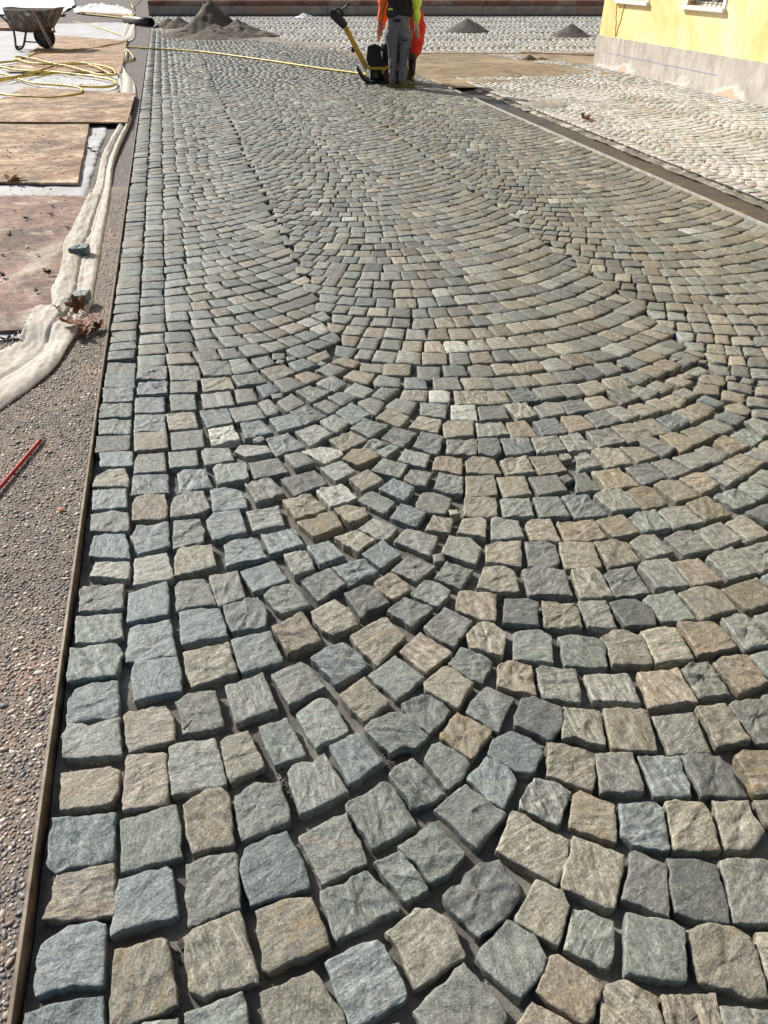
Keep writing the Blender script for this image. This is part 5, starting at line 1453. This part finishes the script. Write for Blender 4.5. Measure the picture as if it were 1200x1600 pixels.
# ---------------------------------------------------------------- people
def etube(path, rads, seg, V, Fc):
    P = [Vector(p) for p in path]; n = len(P); b0 = len(V)
    for i in range(n):
        t = (P[min(i+1, n-1)]-P[max(i-1, 0)]).normalized(); s = t.cross(Vector((0, 1, 0)))
        if s.length < .2: s = t.cross(Vector((0, 0, 1)))
        s.normalize(); u = s.cross(t).normalized(); rx, ry = rads[i]
        for k in range(seg): a = 2*math.pi*k/seg; V.append(P[i]+s*math.cos(a)*rx+u*math.sin(a)*ry)
    for i in range(n-1):
        for k in range(seg): a = b0+i*seg+k; b = b0+i*seg+(k+1) % seg; Fc.append((a, a+seg, b+seg, b))
    Fc.append(tuple(b0+k for k in range(seg))); Fc.append(tuple(b0+(n-1)*seg+k for k in range(seg-1, -1, -1)))
def skin(name, joints, edges, mat, parent, sub=2, root=0, vox=None):
    """one continuous surface: tapered lofts along every bone, rounded joints, fused by a voxel remesh"""
    V, Fc = [], []
    bm = bmesh.new(); bmesh.ops.create_uvsphere(bm, u_segments=12, v_segments=8, radius=1); SV_ = [v.co.copy() for v in bm.verts]; SF_ = [tuple(v.index for v in f.verts) for f in bm.faces]; bm.free()
    RR = [(j[1] if isinstance(j[1], tuple) else (j[1], j[1])) for j in joints]
    for (a, b) in edges:
        A_, B_ = Vector(joints[a][0]), Vector(joints[b][0]); pts, rr = [], []
        for k in range(7): t = k/6; q = t*t*(3-2*t); pts.append(A_.lerp(B_, t)); rr.append((lerp(RR[a][0], RR[b][0], q), lerp(RR[a][1], RR[b][1], q)))
        etube(pts, rr, 14, V, Fc)
    for i, j in enumerate(joints):
        rx, ry = RR[i]; rz_ = min(rx, ry)*.9; k = len(V); c = Vector(j[0])
        V += [c+Vector((v.x*rx, v.y*ry, v.z*rz_)) for v in SV_]; Fc += [tuple(q+k for q in f) for f in SF_]
    o = mesh(name, V, Fc, mat, True, parent); small = min(min(r) for r in RR)
    rm = o.modifiers.new('fuse', 'REMESH'); rm.mode = 'VOXEL'; rm.voxel_size = vox or max(.004, min(.012, small*.45)); rm.use_smooth_shade = True
    sm = o.modifiers.new('smooth', 'SMOOTH'); sm.factor = .5; sm.iterations = 3
    if name in ('trousers', 'jacket', 'left_sleeve', 'right_sleeve', 'vest'):
        tx = bpy.data.textures.new('folds', 'CLOUDS'); tx.noise_scale = .09; tx.noise_depth = 2; dm = o.modifiers.new('folds', 'DISPLACE'); dm.texture = tx; dm.strength = .045; dm.mid_level = .45; dm.texture_coords = 'LOCAL'
    return o
def skin_old(name, joints, edges, mat, parent, sub=2, root=0):
    me = bpy.data.meshes.new(name); me.from_pydata([tuple(j[0]) for j in joints], edges, []); o = bpy.data.objects.new(name, me); C.objects.link(o); o.parent = parent
    me.materials.append(mat); s = o.modifiers.new('skin', 'SKIN'); s.use_smooth_shade = True
    for i, j in enumerate(joints):
        r_ = j[1] if isinstance(j[1], tuple) else (j[1], j[1]); me.skin_vertices[0].data[i].radius = r_; me.skin_vertices[0].data[i].use_root = (i == root)
    ss = o.modifiers.new('sub', 'SUBSURF'); ss.levels = sub; ss.render_levels = sub; return o
def fabric(name, c1, c2, rough=.85, sc=14): return mottled(name, c1, c2, sc, rough, .5, .01, fine=10)
M_SKIN = mottled('skin', (.42, .24, .16), (.50, .30, .21), 20, .55, .05); M_HAIR = mottled('dark_hair', (.03, .02, .015), (.06, .04, .03), 60, .7, .6, .004)
M_TROU = fabric('grey_work_trousers', (.10, .10, .125), (.165, .165, .19)); M_VEST = fabric('black_vest', (.008, .008, .010), (.02, .02, .024)); M_BLKT = fabric('black_patch', (.015, .015, .02), (.03, .03, .035))
M_LIME = fabric('hi_vis_yellow', (.52, .75, .06), (.62, .82, .12)); M_ORG = fabric('hi_vis_orange', (.80, .13, .03), (.85, .2, .05)); M_RED = fabric('red_work_trousers', (.50, .022, .015), (.68, .05, .03)); M_GLOVE = fabric('pale_glove', (.42, .36, .25), (.56, .5, .38))
M_BOOT = mottled('work_boot', (.06, .055, .035), (.12, .11, .07), 20, .6, .2); M_SOLE = mottled('olive_sole', (.09, .10, .02), (.16, .17, .04), 20, .6, .1)
def hand_j(base, dirv, side, J, E, pi, sc=1.0):
    """palm, five fingers with knuckles and thumb, added to a skeleton"""
    dirv = Vector(dirv).normalized(); side = Vector(side).normalized(); nrm = dirv.cross(side)
    p = len(J); J.append((base+dirv*.045*sc, (.030*sc, .016*sc))); E.append((pi, p)); q = len(J); J.append((base+dirv*.085*sc, (.034*sc, .014*sc))); E.append((p, q))
    for k, ln in enumerate((.072, .080, .074, .058)):
        o_ = side*(.030-.020*k)*sc; a = len(J); J.append((base+dirv*.095*sc+o_, .0085*sc)); E.append((q, a))
        b_ = len(J); J.append((base+dirv*(.095+ln*.5)*sc+o_+nrm*.004, .008*sc)); E.append((a, b_)); c_ = len(J); J.append((base+dirv*(.095+ln)*sc+o_+nrm*.022*sc, .007*sc)); E.append((b_, c_))
    a = len(J); J.append((base+dirv*.050*sc+side*.042*sc, .011*sc)); E.append((p, a)); b_ = len(J); J.append((base+dirv*.095*sc+side*.058*sc, .009*sc)); E.append((a, b_))
def person(origin, rz, label, J, E, hands, head, root=0):
    pr = empty('person', origin, rz); JJ = list(J); EE = list(E)
    for (pi, d, s) in hands: hand_j(Vector(J[pi][0]), d, s, JJ, EE, pi)
    skin('body', JJ, EE, M_SKIN, pr, 2, root); hx = Vector(head)
    # head: shaped skull with face features
    bm = bmesh.new(); bmesh.ops.create_uvsphere(bm, u_segments=24, v_segments=16, radius=1)
    for v in bm.verts:
        x, y, z = v.co; w_ = 1-.18*max(0, -z); v.co = Vector((x*.075*w_, y*.097*(1-.1*max(0, -z)), z*.118))
        if y > .75 and -.35 < z < .15 and abs(x) < .18: v.co.y += .018
    V = [v.co.copy()+hx for v in bm.verts]; Fc = [tuple(v.index for v in f.verts) for f in bm.faces]; bm.free()
    return pr, V, Fc, hx
def finish_head(pr, V, Fc, hx, face=(0, 1)):
    mesh('head', V, Fc, M_SKIN, True, pr)
    bm = bmesh.new(); bmesh.ops.create_uvsphere(bm, u_segments=24, v_segments=16, radius=1); V2 = []
    keep = [v for v in bm.verts if not (v.co.y > .25 and v.co.z < .35) and v.co.z > -.45]
    bmesh.ops.delete(bm, geom=[v for v in bm.verts if v not in keep], context='VERTS')
    V2 = [Vector((v.co.x*.081, v.co.y*.103-.004, v.co.z*.124+.003))+hx for v in bm.verts]; bm.verts.index_update(); F2 = [tuple(v.index for v in f.verts) for f in bm.faces]; bm.free(); mesh('hair', V2, F2, M_HAIR, True, pr)
    for s in (-1, 1):
        V3, F3 = tube_vf([hx+Vector((s*.076, .0, .02)), hx+Vector((s*.084, -.008, .0)), hx+Vector((s*.078, -.004, -.03))], .012, 8); mesh('ear', V3, F3, M_SKIN, True, pr)
        V3, F3 = tube_vf([hx+Vector((s*.03, .083, .012)), hx+Vector((s*.03, .094, .012))], .011, 10); mesh('eye', V3, F3, M_HAIR, True, pr)
    V3, F3 = tube_vf([hx+Vector((-.022, .088, -.048)), hx+Vector((0, .094, -.05)), hx+Vector((.022, .088, -.048))], .006, 6); mesh('mouth', V3, F3, mottled('lips', (.3, .1, .08), (.35, .13, .1), 20), True, pr)
# worker A seen from behind (local: x right, y away from the camera, z up)
pa = at(627, 136.5); PA = Vector((pa.x, pa.y, 0))
def A(px, py, f=0.0): return local(px, py, PA, f)
ppm = 1/ (A(628, 138).x-A(627, 138).x)
hipL, hipR = A(612, 40, .0), A(634, 42, .0); zc_ = A(622, 30).z
lkn, rkn = A(615, 82, .03), A(632, 82, .02); lan, ran = A(613, 124, .05), A(629, 127, 0)
J = [((A(623, 33)).to_tuple(), (.12, .08)), (hipL.to_tuple(), .07), ((lkn).to_tuple(), .056), ((lan.x, lan.y, .09), .042), ((lan.x+.008, lan.y+.09, .042), (.03, .022)),
     (hipR.to_tuple(), .07), ((rkn).to_tuple(), .058), ((ran.x, ran.y, .09), .043), ((ran.x+.07, ran.y+.015, .045), (.03, .022)),
     ((A(624, 10).x, .01, A(624, 10).z), (.14, .10)), ((A(626, -20).x, .02, 1.30), (.16, .10)), ((A(627, -30).x, .02, 1.45), (.10, .07)), ((A(627, -36).x, .03, 1.52), .05), ((A(627, -40).x, .03, 1.58), .06),
     ((A(607, -28).x, .03, 1.40), .06), ((A(601, -5).x-.02, .06, 1.16), .045), ((A(594, 32).x, .10, A(594, 32).z), .03),
     ((A(645, -28).x, .02, 1.40), .06), ((A(651, 0).x, -.02, 1.14), .045), ((A(651, 33).x, .02, A(651, 36).z), .028)]
E = [(0, 1), (1, 2), (2, 3), (3, 4), (0, 5), (5, 6), (6, 7), (7, 8), (0, 9), (9, 10), (10, 11), (11, 12), (12, 13), (11, 14), (14, 15), (15, 16), (11, 17), (17, 18), (18, 19)]
pr, V, Fc, hx = person(PA, -PSI, '', J, E, [(16, (-.05, .15, -1), (.7, .7, 0)), (19, (.08, .1, -1), (-.3, .9, 0))], Vector((A(627, -40).x, .05, 1.665)))
finish_head(pr, V, Fc, hx)
g = lambda i, dr: (J[i][0], tuple(x+dr for x in (J[i][1] if isinstance(J[i][1], tuple) else (J[i][1], J[i][1]))))
def mid(i, j, t, r_): a, b_ = Vector(J[i][0]), Vector(J[j][0]); return (tuple(a.lerp(b_, t)), r_)
tj = [((A(624, 24).x, 0, A(624, 24).z), (.175, .115)), (A(623, 38).to_tuple(), (.165, .125)), (A(612, 52).to_tuple(), .098), (A(614, 78, .02).to_tuple(), .076), (A(614, 100, .04).to_tuple(), .068), ((lan.x+.01, lan.y, .14), .066), ((lan.x+.01, lan.y, .085), .062),
      (A(634, 54).to_tuple(), .104), (A(632, 78, .02).to_tuple(), .08), (A(630, 102, .0).to_tuple(), .07), ((ran.x, ran.y, .15), .07), ((ran.x, ran.y, .095), .064)]
te = [(0, 1), (1, 2), (2, 3), (3, 4), (4, 5), (5, 6), (1, 7), (7, 8), (8, 9), (9, 10), (10, 11)]
tr_ = skin('trousers', tj, te, M_TROU, pr)
V, Fc = [], []
for (px, py, sx, sz, f) in ((620, 32, .12, .035, -.128), (632, 63, .085, .018, -.112), (640, 84, .02, .16, -.075)): box_vf(A(px, py, f), (sx, .02, sz), V, Fc)
bevel(mesh('pocket', V, Fc, M_BLKT, False, tr_), .006)
skin('belt', [((A(624, 22.5).x-.03, 0, A(624, 22).z+.01), (.178, .12)), ((A(624, 22).x-.03, .0, A(624, 22).z+.045), (.178, .12))], [(0, 1)], M_BLKT, pr, 2)
vj = [((A(627, 24).x, .0, A(624, 18).z), (.178, .125)), ((A(624, 6).x, .01, A(624, 6).z), (.172, .125)), ((A(626, -14).x, .02, 1.28), (.185, .13)), ((A(627, -26).x, .02, 1.42), (.15, .10)), ((A(627, -33).x, .03, 1.48), (.07, .065))]
ve = skin('vest', vj, [(i, i+1) for i in range(4)], M_VEST, pr)
V, Fc = [], []
for dx, dz, s in ((-.026, 0, .018), (-.008, .006, .02), (.010, .002, .02), (.026, -.002, .016)): tube_vf([A(610, 14.5, -.128)+Vector((dx, 0, dz)), A(610, 14.5, -.140)+Vector((dx, 0, dz))], s*.7, 6, V, Fc)
mesh('emblem', V, Fc, M_LIME, False, ve)
skin('right_sleeve', [g(17, .028), g(18, .026), mid(18, 19, .5, .055), mid(18, 19, .93, .045)], [(0, 1), (1, 2), (2, 3)], M_LIME, pr)
V0 = [(J[19][0], (.036, .03))]; E0 = []; hand_j(Vector(J[19][0]), (.08, .1, -1), (-.3, .9, 0), V0, E0, 0, 1.18); skin('glove', V0, E0, M_GLOVE, pr)
V0 = [g(14, .026), g(15, .02), mid(15, 16, .5, .052), mid(15, 16, .95, .045)]; skin('left_sleeve', V0, [(0, 1), (1, 2), (2, 3)], M_ORG, pr)
V0 = [(J[16][0], (.036, .03))]; E0 = []; hand_j(Vector(J[16][0]), (-.05, .15, -1), (.7, .7, 0), V0, E0, 0, 1.15); skin('glove', V0, E0, fabric('red_glove', (.45, .12, .09), (.62, .3, .22)), pr)
def boot(pr, x, y, ang, mat=M_BOOT, sole=M_SOLE, h=.10, L_=.29, r_=.05):
    d = Vector((math.sin(ang), math.cos(ang), 0)); o_ = Vector((x, y, 0))
    bt = skin('boot', [((o_+Vector((0, 0, h))).to_tuple(), (r_, r_+.004)), ((o_+Vector((0, 0, .05))-d*.01).to_tuple(), (r_-.003, .045)), ((o_+d*L_*.38+Vector((0, 0, .048))).to_tuple(), (.046, .038)), ((o_+d*L_*.66+Vector((0, 0, .04))).to_tuple(), (.04, .03))], [(0, 1), (1, 2), (2, 3)], mat, pr)
    V, Fc = [], []; s = Vector((d.y, -d.x, 0)); P = []
    for t, w_ in ((-.06, .028), (-.03, .042), (.05, .042), (.13, .05), (.19, .046), (.232, .022)): P.append((t, w_))
    ring = [o_+d*t+s*w_ for t, w_ in P]+[o_+d*t-s*w_ for t, w_ in reversed(P)]; k = len(ring)
    for z in (.002, .024): V += [p+Vector((0, 0, z)) for p in ring]
    for i in range(k): j = (i+1) % k; Fc.append((i, j, k+j, k+i))
    Fc += [tuple(range(k-1, -1, -1)), tuple(range(k, 2*k))]; mesh('sole', V, Fc, sole, False, bt)
boot(pr, lan.x, lan.y-.02, .1); boot(pr, ran.x-.01, ran.y-.02, 1.15)
tag(pr, 'person in grey work trousers and black vest standing with back turned, one yellow sleeve', 'person')

# worker B bending behind: red trousers, black rubber boots, orange jacket
pb = at(643, 128.5); PB = Vector((pb.x, pb.y+.05, 0))
def B(px, py, f=0.0): return local(px, py, PB, f)
kn1 = B(645, 84, -.05); an1 = B(643, 124); kn2 = B(606, 82, .1); an2 = B(607, 118, .15); pel = B(649, 42, .05)
J = [(pel.to_tuple(), (.15, .12)), (B(649, 60).to_tuple(), .08), (kn1.to_tuple(), .045), ((an1.x, an1.y, .09), .03), ((an1.x-.09, an1.y+.03, .045), (.03, .022)),
     (B(630, 58, .1).to_tuple(), .085), (kn2.to_tuple(), .055), ((an2.x, an2.y, .09), .042), ((an2.x-.09, an2.y+.02, .045), (.03, .022)),
     (B(632, 12, .15).to_tuple(), (.14, .11)), (B(612, -14, .25).to_tuple(), (.15, .1)), (B(606, -20, .28).to_tuple(), .06), (B(598, -24, .3).to_tuple(), .06),
     (B(604, -8, .1).to_tuple(), .055), (B(599, 14, .05).to_tuple(), .043), (B(593, 36, .05).to_tuple(), .03),
     (B(618, -8, .42).to_tuple(), .055), (B(604, 20, .45).to_tuple(), .043), (B(596, 46, .45).to_tuple(), .03)]
E = [(0, 1), (1, 2), (2, 3), (3, 4), (0, 5), (5, 6), (6, 7), (7, 8), (0, 9), (9, 10), (10, 11), (11, 12), (10, 13), (13, 14), (14, 15), (10, 16), (16, 17), (17, 18)]
pr, V, Fc, hx = person(PB, -PSI, '', J, E, [(15, (-.2, 0, -1), (.7, .7, 0)), (18, (-.4, 0, -1), (.7, .7, 0))], Vector(B(592, -30, .34)))
finish_head(pr, V, Fc, hx)
skin('trousers', [(B(646, 26, .05).to_tuple(), (.16, .13)), (B(650, 44, .03).to_tuple(), (.155, .14)), (B(650, 62).to_tuple(), .135), (B(649, 74, -.02).to_tuple(), .115), (B(648, 80, -.03).to_tuple(), .10), (B(630, 58, .1).to_tuple(), .11), (B(608, 80, .1).to_tuple(), .08), (B(606, 100, .12).to_tuple(), .065)], [(0, 1), (1, 2), (2, 3), (3, 4), (1, 5), (5, 6), (6, 7)], M_RED, pr)
skin('jacket', [(B(640, 18, .1).to_tuple(), (.15, .12)), (B(628, 4, .18).to_tuple(), (.16, .13)), (B(612, -14, .25).to_tuple(), (.16, .12)), (B(604, -8, .1).to_tuple(), .08), (B(600, 14, .05).to_tuple(), .066), (B(595, 32, .05).to_tuple(), .05), (B(618, -8, .42).to_tuple(), .075), (B(604, 20, .45).to_tuple(), .06), (B(597, 42, .45).to_tuple(), .045)], [(0, 1), (1, 2), (2, 3), (3, 4), (4, 5), (2, 6), (6, 7), (7, 8)], M_ORG, pr)
for (an, k_, ang) in ((an1, kn1, -1.2), (an2, kn2, -1.3)):
    boot(pr, an.x, an.y, ang, mottled('yellowish_boot', (.28, .19, .05), (.4, .28, .08), 20, .5), M_BLK, .12)
    skin('rubber_boot_shaft', [((an.x, an.y, .13), .062), ((an.x+.004, an.y, .30), .068), ((k_.x-.01, k_.y, k_.z-.04), .085)], [(0, 1), (1, 2)], M_BLK, pr)
tag(pr, 'person in red trousers and black rubber boots bending behind the worker in grey', 'person')

# ---------------------------------------------------------------- loose setts on the fleece, leaves, rod, chips
def loose(px, py, k_, ang, lab, zb):
    c = at(px, py, zb+.03); V, Fc, A1, A2, A3 = [], [], [], [], []
    P = [(-.062, -.05), (.055, -.047), (.063, .04), (-.03, .052)] if k_ == 0 else [(-.07, -.042), (.03, -.05), (.066, .03), (-.02, .055)]
    P = [(x*math.cos(ang)-y*math.sin(ang), x*math.sin(ang)+y*math.cos(ang)) for x, y in P]
    stone_vf(P, 0, rng, (.125, .17, .165), 0, 0.0, .052, V, Fc, A1, A2, A3)
    n_ = max(f[0] for f in Fc[:1])
    o = mesh('loose_cobblestone', V, Fc, M_STONE, True, None, {'gco': ('FLOAT_VECTOR', A1), 'col': ('FLOAT_COLOR', A2), 'rust': ('FLOAT', A3)}); o.location = (c.x, c.y, zb+.047); tag(o, lab, 'cobblestone', 'loose cobblestones on the fleece')
loose(124, 388, 0, -.1, 'loose dark green-grey cobblestone, farther of the two lying on the fleece', .035)
loose(125, 462, 1, .25, 'loose dark green-grey cobblestone lying on the fleece nearer the brown leaves', .035)
m, n, l, b = new_mat('dry_leaf', .6, .3); p = objc(n); t = tex_noise(n, l, p, 22, 5, .7); t2 = tex_noise(n, l, p, 130, 3, .7)
c = ramp(n, l, t.outputs[0], [(.32, (.10, .035, .018)), (.5, (.20, .075, .035)), (.7, (.33, .15, .07))]).outputs[0]; c = mix(n, l, .6, c, ramp(n, l, t2.outputs[0], [(.3, .6), (.7, 1.3)]).outputs[0], 'MULTIPLY'); l.new(c, b.inputs['Base Color']); bump(n, l, b, t2.outputs[0], .5, .003); M_LEAF = m
M_LEAFD = mottled('dark_wet_leaf', (.03, .022, .02), (.085, .055, .045), 40, .5, .4, .003)
M_LEAFT = mottled('tan_dry_leaf', (.26, .16, .08), (.42, .29, .17), 30, .7, .4, .003)
def leaf(loc, size, rz, tilt, curl, mat, lab, group, rg_):
    V, Fc = [], []; na = 60; nr = 6; lobes = 5
    V.append((0, 0, 0)); sd = rg_.uniform(0, 99)
    for r_ in range(1, nr+1):
        for k in range(na):
            a = 2*math.pi*k/na; th = (a-math.pi/2)
            rad = .52+.42*abs(math.cos(th*lobes/2))**1.4+.09*math.cos(a*25)*(r_ == nr)+.08*noise.noise(Vector((math.cos(a)*3, math.sin(a)*3, sd)))
            if abs(((a-1.5*math.pi+math.pi) % (2*math.pi))-math.pi) < .3: rad *= .55
            x = math.cos(a)*rad*r_/nr; y = math.sin(a)*rad*r_/nr; d = r_/nr
            z = curl*(.55*x*x+.25*y*y)+.22*noise.noise(Vector((x*2.4, y*2.4, sd)))*d*abs(curl)+.05*noise.noise(Vector((x*8, y*8, sd)))*d
            V.append((x*size, y*size, z*size))
    for k in range(na): Fc.append((0, 1+k, 1+(k+1) % na))
    for r_ in range(nr-1):
        for k in range(na): a = 1+r_*na+k; b_ = 1+r_*na+(k+1) % na; Fc.append((a, b_, b_+na, a+na))
    V2, F2 = tube_vf([(0, 0, 0), (0, -.5*size, .02*size), (.1*size, -1.15*size, .1*size)], .0016, 5); k = len(V); V += V2; Fc += [tuple(i+k for i in f) for f in F2]
    Mr_ = Euler((tilt[0], tilt[1], 0)).to_matrix(); V = [Mr_ @ Vector((v[0], v[1]*(.5 if mat is M_LEAFD else 1), v[2])) for v in V]; zmin = min(v.z for v in V); V = [v-Vector((0, 0, zmin)) for v in V]
    o = mesh('dead_leaf', V, Fc, mat); s = o.modifiers.new('s', 'SOLIDIFY'); s.thickness = .0008; o.location = loc; o.rotation_euler = (0, 0, rz); tag(o, lab, 'leaf', group); return o
rl = random.Random(11)
G1 = 'curled brown leaves heaped at the fleece edge'
for px, py, z, s, rz, tl_, cu, lab in ((112, 517, .03, .068, 1.4, (.25, .2), 1.0, 'curled reddish brown leaf lying leftmost on the fleece edge'), (128, 500, .045, .062, .2, (.75, -.3), 1.3, 'upright curled brown leaf, topmost in the heap at the fleece edge'),
        (143, 515, .02, .066, 2.8, (-.2, .5), .9, 'large brown leaf at the middle of the heap by the edging'), (156, 518, .004, .055, 4.2, (.3, .3), 1.1, 'crinkled brown leaf at the right of the heap, almost touching the edging'), (130, 528, .006, .062, 5.2, (.1, -.3), 1.2, 'brown leaf lowest in the heap, below the fleece fold')):
    leaf(at(px, py)+Vector((0, 0, z)), s, rz, tl_, cu, M_LEAF, lab, G1, rl)
leaf(at(915, 189)+Vector((0, 0, .003)), .10, .6, (.2, .2), 1.2, M_LEAF, 'single brown curled leaf on the dusty square beyond the drainage channel', 'scattered dead leaves', rl)
leaf(at(24, 290)+Vector((0, 0, .045)), .11, 2.2, (.1, .1), .8, M_LEAFT, 'tan five-lobed leaf at the near edge of the bleached board', 'scattered dead leaves', rl)
leaf(at(94, 497)+Vector((0, 0, .045)), .025, 1, (.5, .3), 1.2, M_LEAFT, 'small tan leaf scrap on the fleece beside the brown leaf heap', 'scattered dead leaves', rl)
for i, (px, py, s, lab) in enumerate(((84, 330, .045, 'top right among the dark leaves on the red-brown board'), (44, 350, .06, 'just below the pair at the board top'), (26, 338, .03, 'small, near the top edge of the red-brown board'), (82, 343, .05, 'directly under the topmost dark leaf of the board'), (18, 375, .05, 'at the left edge of the red-brown board'), (108, 364, .04, 'beside the fleece upper edge on the red-brown board'),
        (61, 408, .03, 'tiny, at the middle of the red-brown board'), (80, 437, .07, 'large, low on the red-brown board left of the fleece'), (8, 441, .06, 'at the lower left of the red-brown board'), (60, 465, .04, 'below the large dark one, near the board bottom'), (8, 408, .035, 'left edge, above the lower left one of the board'))):
    leaf(at(px, py)+Vector((0, 0, .036)), s*.62, rl.uniform(0, 6), (rl.uniform(-.2, .2), rl.uniform(-.2, .2)), 1.4, M_LEAFD, 'dark shrivelled leaf, '+lab, 'dark leaves on the red-brown board', rl)
for px, py, s, lab in ((143, 238, .07, 'dark wet leaf in the white gap between board and fleece'), (150, 243, .06, 'dark leaf scrap below another in the gap by the fleece'), (20, 538, .06, 'dark leaf in the white strip below the red-brown board'), (128, 137, .05, 'dark leaf scrap inside the yellow hose loops')):
    leaf(at(px, py)+Vector((0, 0, .03)), s, rl.uniform(0, 6), (0, 0), 1.0, M_LEAFD, lab, 'scattered dead leaves', rl)
# red ribbed rod
a, b_ = at(-22, 795)+Vector((0, 0, .016)), at(64, 692)+Vector((0, 0, .012)); tip = at(70, 684)+Vector((0, 0, .008))
pts = []; rd = []
for i in range(220):
    t = i/219; pts.append(a.lerp(b_, t)); rd.append(.0068+.0016*(math.sin(i*1.55) > 0))
V, Fc = tube_vf(pts, rd, 10); rod = mesh('ribbed_rod', V, Fc, mottled('red_painted_rebar', (.26, .012, .018), (.40, .03, .035), 60, .45, .3, .001))
V, Fc = tube_vf([b_, tip], [.0066, .003], 8); mesh('rod_tip', V, Fc, mottled('bare_rusty_tip', (.14, .1, .08), (.26, .2, .16), 60), True, rod)
tag(rod, 'red ribbed reinforcing rod lying on the aggregate path at the left', 'rod')
def chip(px, py, s, mat, name, lab, cat, z=.004, sd=0):
    bm = bmesh.new(); bmesh.ops.create_icosphere(bm, subdivisions=1, radius=1); V = []
    for v in bm.verts: q = v.co*(1+.5*noise.noise(v.co*1.7+Vector((sd, 0, 0)))); V.append((q.x*s, q.y*s*.7, max(-.4, q.z)*s*.5+s*.2))
    Fc = [tuple(v.index for v in f.verts) for f in bm.faces]; bm.free(); o = mesh(name, V, Fc, mat, False); o.location = at(px, py)+Vector((0, 0, z)); o.rotation_euler = (0, 0, sd); tag(o, lab, cat)
chip(95, 799, .013, mottled('orange_brick', (.50, .18, .09), (.60, .26, .14), 60), 'brick_chip', 'small orange brick chip on the aggregate path', 'brick chip', .005, 2)
chip(45, 395, .022, mottled('white_stone', (.6, .6, .57), (.7, .7, .67), 40), 'stone_chip', 'small white stone chip on the red-brown board', 'stone chip', .037, 5)
c = at(476, 27); heap('paper_scrap', c.x, c.y, .42, .3, .13, MPL, 'crumpled white paper or bag at the foot of the far wall', peaks=((-.1, 0, 1, .8), (.4, .1, .6, .5)), rough=.25, n_=18, cat='litter', group=None)
# dark crumbs of soil in some joints
V, Fc = [], []; rg3 = random.Random(9)
for (px, py, sx, n_) in ((445, 1228, 26, 150), (452, 1270, 10, 60), (622, 1190, 22, 150), (285, 1475, 9, 90), (287, 1500, 8, 60), (410, 1218, 14, 60), (150, 450, 10, 10)):
    for _ in range(n_):
        c = at(px+rg3.gauss(0, sx*.5), py+rg3.gauss(0, sx*.45), -.026); s = rg3.uniform(.0012, .0036); k = len(V)
        for v in I1[0]: V.append((c.x+v.x*s*(1+.3*rg3.random()), c.y+v.y*s, c.z+v.z*s))
        Fc += [tuple(i+k for i in f) for f in I1[1]]
for _ in range(500):
    c = at(rg3.uniform(100, 140), rg3.uniform(478, 496), .045) if _ < 60 else Vector((rg3.uniform(-2.2, -1.0), rg3.uniform(4, 22), .05)); s = rg3.uniform(.002, .005) if _ < 60 else rg3.uniform(.003, .009); k = len(V)
    for v in I1[0]: V.append((c.x+v.x*s*(1+.3*rg3.random()), c.y+v.y*s, c.z+v.z*s*.6))
    Fc += [tuple(i+k for i in f) for f in I1[1]]
tag(mesh('soil_crumbs', V, Fc, mottled('dark_soil', (.035, .028, .022), (.08, .065, .05), 90)), 'dark crumbs of soil in the joints and on the sheets', 'soil crumbs', kind='stuff')

V, Fc, A = [], [], []; rg4 = random.Random(21); OC = [(1, 0, 0), (-1, 0, 0), (0, 1, 0), (0, -1, 0), (0, 0, 1), (0, 0, -1)]; OF = [(0, 2, 4), (2, 1, 4), (1, 3, 4), (3, 0, 4), (2, 0, 5), (1, 2, 5), (3, 1, 5), (0, 3, 5)]
for _ in range(26000):
    y = .2+3.6*rg4.random()**1.3; x = -.56+rg4.random()*(1.0+.75*y)
    if noise.noise(Vector((x*3, y*3, 11))) < -.12 and rg4.random() < .7: continue
    s = .0008+.0022*rg4.random()**3; z = bedz(x, y)+s*.3; k = len(V); a = rg4.uniform(0, 3); c0 = rg4.choice(((.08, .075, .065), (.16, .15, .13), (.24, .23, .2), (.3, .27, .2), (.05, .04, .035)))
    for q in OC: w_ = .6+.8*rg4.random(); V.append((x+(q[0]*math.cos(a)-q[1]*math.sin(a))*s*w_, y+(q[0]*math.sin(a)+q[1]*math.cos(a))*s*w_, z+q[2]*s*w_)); A.append(c0)
    Fc += [tuple(i+k for i in f) for f in OF]
tag(mesh('joint_grit', V, Fc, M_PEB, False, None, {'col': ('FLOAT_COLOR', A)}), 'loose sand grit lying in the joints between the nearest cobbles', 'grit', kind='stuff')
